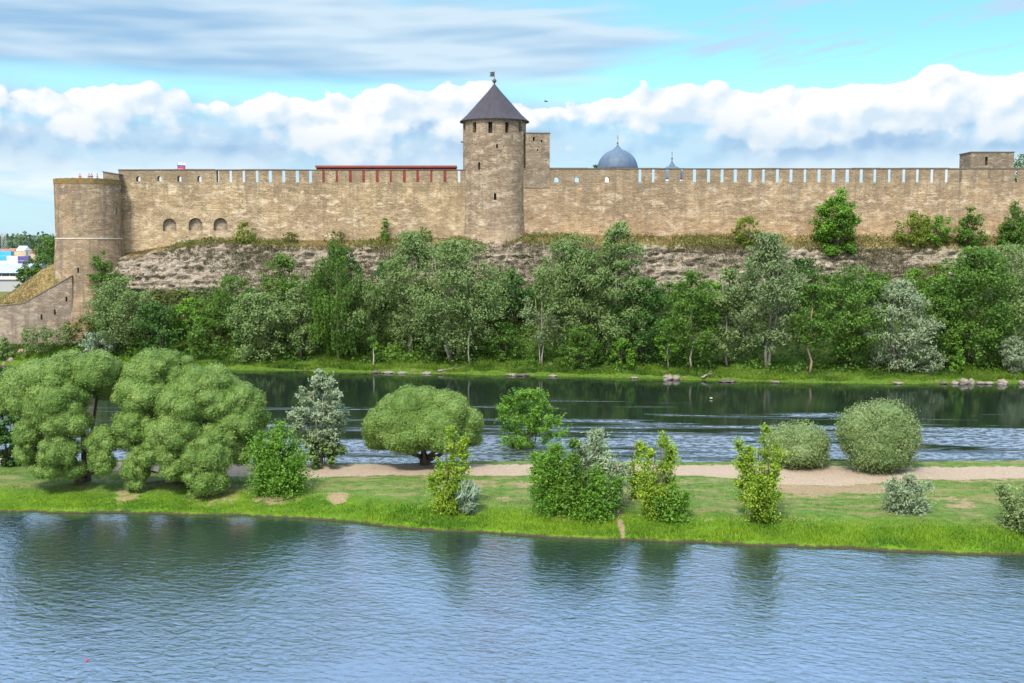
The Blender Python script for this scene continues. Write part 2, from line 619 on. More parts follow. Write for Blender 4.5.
def leaf_mat(name, a, b, under=None, trans=0.3, rough=0.55):
    """leaf colour varies leaf by leaf and clump by clump (attribute tint); 'under' is the paler underside"""
    m, t, p, out = new_mat(name)
    tint = t.attr('tint')[2]
    oi = t.node('ShaderNodeNewGeometry')
    n = t.noise(oi.outputs['Position'], 0.8, 3, 0.6)
    c = t.mix(t.m('ADD', tint, t.lin(n, 0.3, 0.7, -0.2, 0.2, False), clamp=True), a, b)
    if under:
        c = t.mix(t.m('MULTIPLY', oi.outputs['Backfacing'], 0.8), c, under)
    t.l.new(c, p.inputs['Base Color'])
    p.inputs['Roughness'].default_value = rough
    p.inputs['Specular IOR Level'].default_value = 0.25
    tr = t.node('ShaderNodeBsdfTranslucent')
    t.l.new(t.mix(1.0, c, (1.0, 1.05, 0.55), 'MULTIPLY'), tr.inputs[0])
    mx = t.node('ShaderNodeMixShader')
    mx.inputs[0].default_value = trans
    t.l.new(p.outputs[0], mx.inputs[1])
    t.l.new(tr.outputs[0], mx.inputs[2])
    t.l.new(mx.outputs[0], out.inputs[0])
    return m


LEAF = {
    'mid': leaf_mat('leaves mid green', (0.030, 0.086, 0.014), (0.112, 0.212, 0.028)),
    'bright': leaf_mat('leaves bright green', (0.045, 0.130, 0.012), (0.145, 0.290, 0.030)),
    'dark': leaf_mat('leaves dark green', (0.020, 0.066, 0.014), (0.075, 0.165, 0.030)),
    'grey': leaf_mat('leaves grey green', (0.038, 0.090, 0.022), (0.142, 0.222, 0.060), (0.16, 0.235, 0.085)),
    'olive': leaf_mat('leaves olive', (0.045, 0.095, 0.028), (0.150, 0.220, 0.080), (0.17, 0.23, 0.11)),
    'silver': leaf_mat('leaves silver', (0.055, 0.110, 0.045), (0.200, 0.275, 0.150), (0.24, 0.30, 0.19)),
    'blue': leaf_mat('leaves blue green', (0.060, 0.110, 0.062), (0.225, 0.310, 0.205), (0.24, 0.32, 0.23)),
    'yellow': leaf_mat('leaves yellow green', (0.090, 0.180, 0.012), (0.285, 0.400, 0.040)),
    'willow': leaf_mat('leaves ball willow', (0.050, 0.115, 0.012), (0.225, 0.320, 0.088), trans=0.2),
    'willowgrey': leaf_mat('leaves grey ball willow', (0.070, 0.125, 0.032), (0.240, 0.310, 0.135), trans=0.2),
    'pale': leaf_mat('leaves pale silver green', (0.072, 0.130, 0.062), (0.245, 0.325, 0.185), (0.27, 0.34, 0.22)),
    'sunny': leaf_mat('leaves sunny green', (0.060, 0.105, 0.010), (0.210, 0.270, 0.035)),
    'scrub': leaf_mat('leaves dry scrub', (0.055, 0.075, 0.016), (0.170, 0.190, 0.045)),
}
M_bark = plain('brown bark', (0.075, 0.060, 0.048), 0.95, 0.4, 3.0, bump=0.6)
M_barkgrey = plain('grey bark', (0.19, 0.17, 0.15), 0.9, 0.35, 3.0, bump=0.5)
M_birch = plain('pale birch bark', (0.30, 0.275, 0.235), 0.85, 0.35, 2.2)

# ------------------------------------------------------------------ water
def build_water():
    m, t, b, out = new_mat('river water')
    g = t.node('ShaderNodeNewGeometry').outputs['Position']
    x, y, z = t.sep(g)
    # the backwater in front of the spit: short wind ripples running obliquely
    Pn = t.xyz(t.m('ADD', t.m('MULTIPLY', x, 0.62), t.m('MULTIPLY', y, -0.3)), t.m('ADD', y, t.m('MULTIPLY', x, 0.40)), 0.0)
    w1 = t.noise(Pn, 2.1, 4, 0.58, 0.4)
    w2 = t.noise(Pn, 0.55, 2, 0.5, 0.3)
    gust = t.noise(t.xyz(x, t.m('MULTIPLY', y, 0.8), 5.0), 0.055, 3, 0.5, 0.8)
    near = t.ss(y, 103.0, 107.0, 1.0, 0.0)
    # the river: bands of broken current between slicks
    Ps = t.xyz(t.m('MULTIPLY', x, 0.10), t.m('ADD', y, t.m('MULTIPLY', x, 0.06)), 2.0)
    st = t.noise(Ps, 0.26, 6, 0.66, 0.6)
    band = t.m('ADD', st, t.lin(y, 112.0, 172.0, 0.13, -0.22))
    broken = t.ss(band, 0.50, 0.58)
    r1 = t.noise(t.xyz(t.m('MULTIPLY', x, 0.6), y, 7.0), 1.7, 5, 0.65, 0.3)
    amp_n = t.lin(gust, 0.35, 0.65, 0.55, 1.35)
    hn = t.m('MULTIPLY', t.m('ADD', w1, t.m('MULTIPLY', w2, 0.8)), t.m('MULTIPLY', amp_n, t.lin(y, 66.0, 90.0, 0.23, 0.15)))
    hf = t.m('MULTIPLY', r1, t.lin(broken, 0.0, 1.0, 0.02, 0.42))
    h = t.m('ADD', t.m('MULTIPLY', hn, near), t.m('MULTIPLY', hf, t.m('SUBTRACT', 1.0, near)))
    bn = t.bump(h, 1.0, 0.30)
    col = t.mix(near, (0.008, 0.014, 0.010), (0.008, 0.016, 0.022))
    t.n.remove(b)
    df = t.node('ShaderNodeBsdfDiffuse')
    t.l.new(col, df.inputs[0])
    gl = t.node('ShaderNodeBsdfGlossy')
    gl.inputs[0].default_value = (0.88, 0.92, 1.0, 1)
    t.l.new(t.m('ADD', 0.06, t.m('MULTIPLY', t.m('MULTIPLY', broken, t.ss(r1, 0.36, 0.60)), t.m('MULTIPLY', t.m('SUBTRACT', 1.0, near), 0.40))), gl.inputs['Roughness'])
    t.l.new(bn, gl.inputs['Normal'])
    lw = t.node('ShaderNodeLayerWeight')
    lw.inputs[0].default_value = 0.5
    t.l.new(bn, lw.inputs['Normal'])
    fr = t.m('POWER', lw.outputs['Facing'], 3.0)
    mx = t.node('ShaderNodeMixShader')
    t.l.new(t.m('ADD', t.m('MULTIPLY', fr, t.lin(near, 0, 1, 0.62, 0.62)), t.m('ADD', t.lin(near, 0, 1, 0.08, 0.21), t.m('MULTIPLY', t.m('MULTIPLY', broken, t.m('SUBTRACT', 1.0, near)), 0.04))), mx.inputs[0])
    t.l.new(df.outputs[0], mx.inputs[1])
    t.l.new(gl.outputs[0], mx.inputs[2])
    t.l.new(mx.outputs[0], out.inputs[0])
    xs = np.array([-4000, -600, -150, 0, 150, 600, 4000], float)
    ys = np.array([-60, 60, 120, 180, 240], float)
    gx, gy = np.meshgrid(xs, ys, indexing='ij')
    v = np.stack([gx.ravel(), gy.ravel(), np.zeros(gx.size)], 1)
    n = len(ys)
    f = [(i * n + j, (i + 1) * n + j, (i + 1) * n + j + 1, i * n + j + 1) for i in range(len(xs) - 1) for j in range(n - 1)]
    o = np_mesh('river_water', v, np.array(f), m)
    tag(o, 'dark river and rippled blue backwater', 'water', kind='structure')


build_water()

# ------------------------------------------------------------------ far bank: one sheet from the river bed to the horizon
_sh = [(-400, 362), (0, 365), (100, 366), (250, 370), (330, 372), (420, 373.5), (520, 375.5), (650, 378.5), (740, 381.5), (850, 383.5), (1000, 383.5), (1300, 384)]
_shp = [at_z(a, b, 0) for a, b in _sh]
SHX = np.array([-4000] + [p.x for p in _shp] + [4000])
SHY = np.array([_shp[0].y] + [p.y for p in _shp] + [_shp[-1].y])
PX2X = 215.0 / F
# foot of the curtain walls (pixel rows read at Y = 222)
_wb = [(60, 262), (122, 255), (180, 245), (212, 240), (260, 241), (350, 241), (420, 239), (500, 239), (530, 235), (600, 236), (750, 237), (850, 236.5), (900, 237), (1100, 237)]
WBX = np.array([(p - 512) / F * 222 for p, _ in _wb])
WBZ = np.array([Z_of(q, 222) for _, q in _wb])
_ct = [(60, 268), (122, 258), (180, 249), (212, 243), (260, 246), (350, 248), (420, 247), (470, 244), (520, 243), (600, 248), (750, 247), (820, 250), (900, 250), (1100, 249)]
CTX = np.array([(p - 512) / F * 218 for p, _ in _ct])
CTZ = np.array([Z_of(q, 218) for _, q in _ct])
OWX0, OWY0, OWX1, OWY1 = -84.6, 212.0, -112.0, 204.6


def ow_y(X):
    return OWY0 + (X - OWX0) * (OWY1 - OWY0) / (OWX1 - OWX0)


OZX = np.array([-112, X_of(0, 207.5), X_of(22, 208.8), X_of(73, 212.0)])
OZZ = np.array([Z_of(308, 206), Z_of(306, 207.5), Z_of(303.5, 208.8), Z_of(276, 212.0)])
CRX = np.array([-160] + [X_of(p, 217) for p in (-60, 0, 22, 40, 55, 75)])
CRZ = np.array([5.0, 8.0] + [Z_of(q, 217) for q in (299, 284, 271, 263, 259)])
NSEG = [3, 6, 6, 8, 8, 10, 8, 5, 34, 12, 4, 5, 10]


def profile(X):
    X = float(X)
    ys = float(np.interp(X, SHX, SHY))
    zw = float(np.interp(X, WBX, WBZ))
    zc = float(np.interp(X, CTX, CTZ))
    zb = 24.5
    a = (ys + 5, 1.3)
    bb = (211.2, 12.3)
    M = [(ys - 30, -3), (ys - 3, -0.9), (ys, 0.0), (ys + 1.2, 0.55), a,
         (a[0] + 0.3 * (bb[0] - a[0]), 3.2), (a[0] + 0.68 * (bb[0] - a[0]), 7.4), bb,
         (212.4, 13.6), (218.0, zc), (221.6, zw), (224.0, zw + 0.4), (270.0, zb), (9000.0, zb)]
    oy = min(ow_y(X), 215.0)
    oz = float(np.interp(X, OZX, OZZ))
    cr = float(np.interp(X, CRX, CRZ))
    L = [(ys - 30, -3), (ys - 3, -0.9), (ys, 0.0), (ys + 0.7, 0.5), (ys + 1.5, 1.2),
         (ys + 2.4, 1.8), (oy - 0.8, 3.0), (oy - 0.1, 3.2),
         (oy + 0.7, oz - 0.35), (oy + 2.8, oz + 0.5 * (cr - oz) * 0.5), (217.0, cr), (222.0, cr - 1.2), (248.0, 3.0), (9000.0, 3.0)]
    w = float(sstep(X, -84.5, -77.5))
    return [(l[0] * (1 - w) + m[0] * w, l[1] * (1 - w) + m[1] * w) for l, m in zip(L, M)], w


def far_z(X, Y):
    p, w = profile(X)
    return float(np.interp(Y, [q[0] for q in p], [q[1] for q in p]))


def build_far_bank():
    xs = np.concatenate([[-9000, -3000, -1200, -500, -260, -200, -170], np.arange(-150, 150.01, 0.45), [170, 200, 260, 500, 1200, 3000, 9000]])
    rows, zone = [], []
    for X in xs:
        p, w = profile(X)
        col, zc = [], []
        for k in range(13):
            n = NSEG[k]
            for i in range(n + (1 if k == 12 else 0)):
                s = i / n
                if k == 12:
                    s = s ** 3
                q = (p[k][0] * (1 - s) + p[k + 1][0] * s, p[k][1] * (1 - s) + p[k + 1][1] * s)
                col.append(q)
                kk = k + i / n
                rock = 1.0 if 8 <= kk < 9.05 else (0.6 if 7.5 < kk < 9.2 else 0.0)
                dry = 1.0 if 9.05 <= kk < 11 else 0.0
                green = 1.0 if kk < 4.8 else max(0.0, 1 - (kk - 4.8) / 1.0)
                if w < 0.5:
                    rock = 0.0
                    dry = 1.0 if 8 <= kk < 11 else 0.0
                if kk >= 11.5:
                    green, dry = 0.7, 0.3
                zc.append((rock, dry, green, 1.0))
        rows.append(col)
        zone.append(zc)
    A = np.array(rows)                    # nx, nt, 2
    Z = np.array(zone)
    nx, nt = A.shape[:2]
    P = np.zeros((nx, nt, 3))
    P[:, :, 0] = xs[:, None]
    P[:, :, 1:] = A
    flat = P.reshape(-1, 3)
    rock = Z.reshape(-1, 4)[:, 0]
    n_strata = fbm(np.stack([flat[:, 0] * 0.10, flat[:, 1] * 0.2, flat[:, 2] * 1.1], 1), 4, 3)
    n_lump = fbm(flat * 0.42, 4, 9)
    n_small = fbm(flat * 1.3, 3, 21)
    n_big = fbm(flat * 0.07, 3, 40)
    lay = flat[:, 2] * 0.75 + (n_big - 0.5) * 3.0
    terr = sstep(lay - np.floor(lay), 0.0, 0.30) - (lay - np.floor(lay))
    n_tiny = fbm(np.stack([flat[:, 0] * 1.1, flat[:, 1] * 2.0, flat[:, 2] * 3.2], 1), 3, 27)
    dy = -rock * ((n_strata - 0.5) * 1.5 + (n_lump - 0.5) * 1.8 + (n_small - 0.5) * 1.9 + (n_big - 0.5) * 3.0 + (n_tiny - 0.5) * 1.7 - terr * 0.55 * (n_lump > 0.42))
    flat[:, 1] += dy
    flat[:, 2] += rock * (n_small - 0.5) * 0.9
    soft = (1 - rock) * (flat[:, 1] < 260) * (flat[:, 2] > 0.3)
    flat[:, 2] += soft * ((n_lump - 0.5) * 0.7 + (n_small - 0.5) * 0.3)
    shore = (1 - rock) * (flat[:, 2] <= 0.8) * (flat[:, 1] < 215)
    flat[:, 1] += shore * (fbm(np.stack([flat[:, 0] * 0.25, flat[:, 0] * 0, flat[:, 0] * 0], 1), 4, 77) - 0.5) * 3.0
    i, j = np.meshgrid(np.arange(nx - 1), np.arange(nt - 1), indexing='ij')
    a = (i * nt + j).ravel()
    f = np.stack([a, a + nt, a + nt + 1, a + 1], 1)
    m, t, b, out = new_mat('far bank ground')
    z = t.attr('zone')[0]
    rr, dd, gg = t.sep(z)
    g = t.node('ShaderNodeNewGeometry').outputs['Position']
    n1 = t.noise(g, 0.5, 6, 0.65)
    n2 = t.noise(g, 2.2, 5, 0.65)
    n3 = t.noise(t.vm('MULTIPLY', g, (0.35, 1.0, 2.6)), 0.8, 6, 0.7, 0.3)
    soil = t.mix(t.ss(n2, 0.35, 0.65), (0.030, 0.034, 0.016), (0.065, 0.070, 0.028))
    green = t.mix(t.ss(n2, 0.3, 0.7), (0.035, 0.075, 0.010), (0.090, 0.150, 0.018))
    green = t.mix(t.ss(n1, 0.58, 0.72), green, (0.17, 0.14, 0.075))
    dry = t.mix(t.ss(n2, 0.3, 0.7), (0.115, 0.095, 0.038), (0.29, 0.215, 0.105))
    dry = t.mix(t.ss(n1, 0.50, 0.66), dry, (0.075, 0.085, 0.028))
    rk = t.mix(t.ss(n3, 0.33, 0.66), (0.165, 0.142, 0.112), (0.345, 0.302, 0.248))
    rk = t.mix(t.ss(n1, 0.48, 0.68), rk, (0.235, 0.19, 0.15))
    rk = t.mix(t.m('MULTIPLY', t.ss(n2, 0.54, 0.66), 0.7), rk, (0.075, 0.070, 0.050))
    sp_ = t.noise(t.vm('MULTIPLY', g, (0.8, 1.0, 1.4)), 1.9, 5, 0.75)
    rk = t.mix(t.m('MULTIPLY', t.ss(sp_, 0.53, 0.60), 0.75), rk, (0.085, 0.085, 0.052))
    c = t.mix(gg, soil, green)
    c = t.mix(dd, c, dry)
    c = t.mix(rr, c, rk)
    t.l.new(c, b.inputs['Base Color'])
    b.inputs['Roughness'].default_value = 1.0
    b.inputs['Specular IOR Level'].default_value = 0.1
    t.l.new(t.bump(t.m('ADD', n2, t.m('MULTIPLY', n3, 1.5)), 0.8, 0.3), b.inputs['Normal'])
    o = np_mesh('far_bank_ground', flat, f, m, attrs={'zone': ('POINT', 'FLOAT_COLOR', Z.reshape(-1, 4))}, smooth=True)
    tag(o, 'rocky river bank below the fortress and land beyond', 'ground', kind='structure')


build_far_bank()

# ------------------------------------------------------------------ the spit between the waters
_ns = [(-300, 512), (0, 512), (150, 514), (240, 516), (300, 518), (345, 522), (420, 530), (500, 534), (560, 538), (640, 541), (700, 543), (780, 546), (850, 549), (940, 553), (1024, 556), (1300, 566)]
_nsp = [at_z(a, b, 0) for a, b in _ns]
NSX = np.array([p.x for p in _nsp])
NSY = np.array([p.y for p in _nsp])
_fe = [(-300, 455), (0, 457), (110, 460), (200, 462), (300, 464), (400, 463), (440, 461), (520, 460), (600, 461.5), (700, 462), (800, 461.5), (900, 461.5), (1024, 461), (1300, 461)]
_fep = [at_z(a, b, 1.0) for a, b in _fe]
FEX = np.array([p.x for p in _fep])
FEY = np.array([p.y for p in _fep])


def spit_z(X, Y):
    X = np.asarray(X, float)
    Y = np.asarray(Y, float)
    a = Y - (np.interp(X, NSX, NSY) + 0.9 * (fbm(np.stack([X * 0.5, X * 0, X * 0], -1).reshape(-1, 3), 4, 5).reshape(X.shape) - 0.5))
    e = np.interp(X, FEX, FEY) - Y
    zn = np.where(a < 0, a * 0.5, 0.32 * sstep(a, 0, 0.5) + 0.75 * sstep(a, 0.2, 6.5))
    zf = 1.0 * sstep(e, -2.6, 0.6) - 1.4 * sstep(-e, 2.2, 6)
    z = np.minimum(zn, np.where(e < 1.2, zf + 0.07, 99))
    land = (z > 0.2) * 1.0
    und = fbm(np.stack([X * 0.22, Y * 0.22, X * 0], -1).reshape(-1, 3), 3, 61).reshape(X.shape) - 0.5
    return z + land * und * 0.35


def ground(px, py, fz=None):
    z = 1.0
    for _ in range(8):
        p = at_z(px, py, z)
        z = float(spit_z(np.array([p.x]), np.array([p.y]))[0])
    return Vector((p.x, p.y, z))


PU = [(-300, 455), (0, 458), (110, 461.5), (200, 463.5), (300, 465), (420, 463), (500, 463.5), (600, 464), (700, 465), (800, 465.5), (900, 467), (1024, 466.5), (1300, 467)]
PL = [(-300, 461), (0, 465), (110, 470), (200, 475), (280, 478), (330, 477), (420, 474.5), (500, 475), (600, 475), (700, 477), (780, 483), (840, 485), (900, 481), (1024, 478), (1300, 478)]
pu = [at_z(a, b, 1.05) for a, b in PU]
pl = [at_z(a, b, 1.05) for a, b in PL]
# bare patches: pixel centre, half width, half height, strength
BARE = [(338, 496, 13, 4.5, 0.85), (480, 484, 22, 5, 0.55), (505, 497, 10, 4, 0.5), (455, 490, 16, 5, 0.35), (632, 494, 16, 9, 0.85), (616, 508, 8, 6, 0.8),
        (621, 520, 4, 8, 1.0), (625, 531, 4, 6, 1.0), (755, 513, 9, 5, 0.75), (806, 489, 42, 9, 1.0), (860, 489, 42, 8, 0.95), (895, 480, 30, 6, 0.6), (952, 503, 28, 7, 0.55), (980, 480, 50, 5, 0.6),
        (130, 491, 17, 9, 0.62), (215, 494, 30, 7, 0.5), (278, 494, 25, 5, 0.6), (100, 480, 14, 6, 0.5), (700, 484, 40, 5, 0.35), (300, 483, 25, 4, 0.45), (735, 512, 10, 4, 0.6), (708, 516, 14, 4, 0.5), (560, 512, 18, 5, 0.5),
        (20, 476, 14, 3, 0.4), (985, 505, 18, 4, 0.4), (520, 484, 15, 5, 0.5), (470, 508, 22, 6, 0.5)]


def spit_masks(X, Y):
    up = np.interp(X, [p.x for p in pu], [p.y for p in pu])
    lo = np.interp(X, [p.x for p in pl], [p.y for p in pl])
    d = np.minimum(up - Y, Y - lo)
    path = sstep(d, -0.7, 0.9)
    bare = np.zeros_like(path)
    for px, py, rx, ry, s in BARE:
        c = at_z(px, py, 1.0)
        wx = rx * c.y / F
        wy = abs(at_z(px, py - ry, 1.0).y - c.y)
        r = np.sqrt(((X - c.x) / wx) ** 2 + ((Y - c.y) / wy) ** 2) + 1.1 * (fbm(np.stack([X.ravel() * 0.45, Y.ravel() * 0.9, X.ravel() * 0 + px * 0.01], 1), 4, 88).reshape(X.shape) - 0.5)
        bare = np.maximum(bare, s * (1 - sstep(r, 0.45, 1.35)))
    a = Y - np.interp(X, NSX, NSY)
    tall = 1 - sstep(a, 2.8, 6.5)
    return path, bare, tall, a


def build_spit():
    xs = np.concatenate([np.arange(-160, -70, 1.0), np.arange(-70, 70, 0.26), np.arange(70, 160, 1.0)])
    v0 = np.linspace(0, 1, 150)
    n0 = np.interp(xs, NSX, NSY) - 5.0
    n1 = np.interp(xs, FEX, FEY) + 8.0
    X = np.repeat(xs[:, None], len(v0), 1)
    Y = n0[:, None] + (n1 - n0)[:, None] * v0[None, :]
    Zc = spit_z(X, Y)
    path, bare, tall, a = spit_masks(X, Y)
    Zc = Zc - path * 0.05 - bare * 0.04
    Zc += (fbm(np.stack([X.ravel() * 1.2, Y.ravel() * 1.2, X.ravel() * 0], 1), 3, 8).reshape(X.shape) - 0.5) * 0.10 * (Zc > 0.1)
    V = np.stack([X, Y, Zc], -1).reshape(-1, 3)
    nx, nt = X.shape
    i, j = np.meshgrid(np.arange(nx - 1), np.arange(nt - 1), indexing='ij')
    q = (i * nt + j).ravel()
    f = np.stack([q, q + nt, q + nt + 1, q + 1], 1)
    zone = np.stack([path, bare, tall, np.ones_like(path)], -1).reshape(-1, 4)
    m, t, b, out = new_mat('spit turf and path')
    z = t.attr('zone')[0]
    pp, bb, tt = t.sep(z)
    g = t.node('ShaderNodeNewGeometry').outputs['Position']
    n1_ = t.noise(g, 0.35, 5, 0.6)
    n2 = t.noise(g, 1.6, 6, 0.68)
    n3 = t.noise(g, 6.0, 4, 0.6)
    n4 = t.noise(t.vm('MULTIPLY', g, (0.35, 1.0, 1.0)), 0.75, 6, 0.65, 0.4)
    turf = t.mix(t.ss(n2, 0.3, 0.7), (0.040, 0.085, 0.016), (0.090, 0.150, 0.032))
    worn = t.mix(t.ss(n3, 0.3, 0.7), (0.125, 0.115, 0.050), (0.215, 0.175, 0.090))
    c = t.mix(t.m('MULTIPLY', t.ss(n4, 0.45, 0.63), 0.72), turf, worn)
    lush = t.mix(t.ss(n1_, 0.35, 0.65), (0.040, 0.100, 0.008), (0.085, 0.165, 0.012))
    lush = t.mix(t.m('MULTIPLY', t.ss(n2, 0.5, 0.7), 0.6), lush, (0.115, 0.155, 0.018))
    c = t.mix(tt, c, lush)
    dirt = t.mix(t.ss(n3, 0.3, 0.7), (0.155, 0.110, 0.070), (0.275, 0.200, 0.130))
    bm = t.m('MULTIPLY', t.ss(t.m('ADD', bb, t.lin(t.m('ADD', t.m('MULTIPLY', n2, 0.6), t.m('MULTIPLY', n4, 0.4)), 0.3, 0.7, -0.6, 0.6, False)), 0.38, 0.75), 0.85)
    c = t.mix(bm, c, dirt)
    gravel = t.mix(t.ss(n3, 0.3, 0.7), (0.225, 0.175, 0.135), (0.315, 0.252, 0.200))
    gravel = t.mix(t.m('MULTIPLY', t.ss(n2, 0.5, 0.7), 0.5), gravel, (0.20, 0.145, 0.105))
    pm = t.m('MULTIPLY', t.ss(t.m('ADD', pp, t.lin(n2, 0.25, 0.75, -0.55, 0.55, False)), 0.30, 0.62), 0.94)
    c = t.mix(pm, c, gravel)
    wet = t.ss(t.m('ADD', t.sep(g)[2], t.lin(n2, 0.3, 0.7, -0.1, 0.1, False)), 0.19, 0.06)
    c = t.mix(wet, c, (0.045, 0.038, 0.022))
    t.l.new(c, b.inputs['Base Color'])
    b.inputs['Roughness'].default_value = 1.0
    b.inputs['Specular IOR Level'].default_value = 0.1
    t.l.new(t.bump(t.m('ADD', n2, t.m('MULTIPLY', n3, 0.6)), 0.5, 0.12), b.inputs['Normal'])
    o = np_mesh('spit_ground', V, f, m, attrs={'zone': ('POINT', 'FLOAT_COLOR', zone)}, smooth=True)
    tag(o, 'grassy spit of land with a pinkish gravel path', 'ground', kind='structure')


build_spit()

# ------------------------------------------------------------------ fortress
YW = 222.0                       # face of the curtain walls
mpx = YW / F


def wx(px, Y=YW):
    return X_of(px, Y)


SLOT_L = [218.4, 231.3, 244.4, 257.6, 270.9, 284.4, 297.7, 311, 324.1, 337.3, 350.7, 364, 377.5, 391, 404.6, 418, 431.6, 445.2, 459.3]
SLOT_R = [639.6, 652.9, 666.8, 680.8, 694.2, 707.9, 721.6, 734.9, 749.2, 763, 776.8, 790.5, 804.4, 818.2, 832.4, 846.4, 860.2, 874, 888.4, 902.8, 916.4, 930.8, 945.2, 959.2, 973.9, 987.8, 1001.3, 1014.6, 1028.5, 1042, 1056]


def arch_pts(cx, z0, z1, w, n=8):
    """doorway outline with a round head, counter-clockwise seen from -Y"""
    r = w / 2
    zc = z1 - r
    pts = [(cx - r, z0), (cx + r, z0)]
    for i in range(n + 1):
        a = math.pi * i / n
        pts.append((cx + r * math.cos(a), zc + r * math.sin(a)))
    return pts


def curtain(name, label, x0, x1, slots, first_slot_px, holes, top_py, mat, arches=()):
    root = thing(name, ((x0 + x1) / 2, YW, 20), label, 'fortress wall')
    inv = (-(x0 + x1) / 2, -YW, -20)

    def put(mb, nm, mats, par=root):
        o = mb.build(nm, mats, par)
        if par is root:
            o.location = inv
        return o
    ztop = Z_of(top_py, YW)
    zs = Z_of(182.3, YW)
    slot_w = 0.52
    wob = random.Random(name + str(x0))
    body = MB()
    body.box(x0, x1, YW, YW + 4.0, 14.0, zs)
    ob = put(body, 'wall', mat)
    if arches:
        cb = MB()
        for px, p0, p1, w in arches:
            cb.prism(arch_pts(wx(px), Z_of(p1, YW), Z_of(p0, YW), w * mpx), YW - 0.5, YW + 1.3)
        cut(ob, cb, 'world')
        for px, p0, p1, w in arches:
            a = MB()
            pts = arch_pts(wx(px), Z_of(p1, YW) + 0.01, Z_of(p0, YW) - 0.01, w * mpx - 0.02, 10)
            a.prism(pts, YW + 0.75, YW + 1.2)
            put(a, 'arched_niche', M_grey_stone)
    # solid breastwork with a few embrasures
    xs0, xs1 = (x0, wx(first_slot_px) - slot_w / 2)
    br = MB()
    br.box(xs0, xs1, YW, YW + 1.35, zs, ztop)
    ob = put(br, 'breastwork', mat)
    cb = MB()
    for px, p0, p1, w in holes:
        cb.prism(arch_pts(wx(px), Z_of(p1, YW), Z_of(p0, YW), w * mpx, 6), YW - 0.4, YW + 1.8)
    cut(ob, cb, 'world')
    # merlons: narrower at the back, so that the slots splay
    edges = [wx(s) for s in slots]
    for i, e in enumerate(edges):
        a = e + slot_w / 2 + (wob.uniform(-0.07, 0.07) if i else 0)
        bnd = (edges[i + 1] - slot_w / 2 + wob.uniform(-0.07, 0.07)) if i + 1 < len(edges) else x1
        if bnd - a < 0.3:
            continue
        mm = MB()
        sx = 0.26
        vs = [(a, YW, zs), (bnd, YW, zs), (bnd - sx, YW + 0.7, zs), (a + sx, YW + 0.7, zs), (a, YW, ztop), (bnd, YW, ztop), (bnd - sx, YW + 0.7, ztop), (a + sx, YW + 0.7, ztop)]
        mm.add(vs, [(0, 3, 2, 1), (4, 5, 6, 7), (0, 1, 5, 4), (1, 2, 6, 5), (2, 3, 7, 6), (3, 0, 4, 7)])
        put(mm, 'merlon', mat)
    cp_ = MB()
    # weathered coping in lengths of slightly different height
    rng = random.Random(name)
    xx = x0 - 0.05
    while xx < x1:
        ln = min(rng.uniform(3, 6), x1 + 0.05 - xx)
        if ln < 0.2:
            break
        h = rng.uniform(0.12, 0.27)
        cp_.box(xx, xx + ln - 0.012, YW - 0.10, YW + 1.4, ztop + 0.002, ztop + h)
        xx += ln
    put(cp_, 'coping', M_coping)
    return root


curtain('curtain_wall', 'long tan limestone curtain wall with three arched niches, left of the conical roofed tower', wx(119.5), wx(492), SLOT_L, 218.4,
        [(139, 176.2, 181.2, 4.4), (160, 175.8, 181.4, 4.0), (180, 175.8, 181.6, 4.0), (200, 175.8, 181.6, 4.0)], 170.3, M_wall_left,
        arches=[(169, 218.3, 231, 13.6), (195, 217.8, 230.5, 13.8), (220, 217.8, 230.5, 13.8), (209, 236.5, 243, 6.0)])
curtain('curtain_wall', 'long pinkish limestone curtain wall with many narrow slots, right of the conical roofed tower', wx(492) + 0.05, wx(1075), SLOT_R, 639.6,
        [(556.5, 176.8, 182.2, 4.6), (577, 176.8, 182.2, 4.6), (607, 176.8, 182.2, 4.2)], 169.0, M_wall_right)


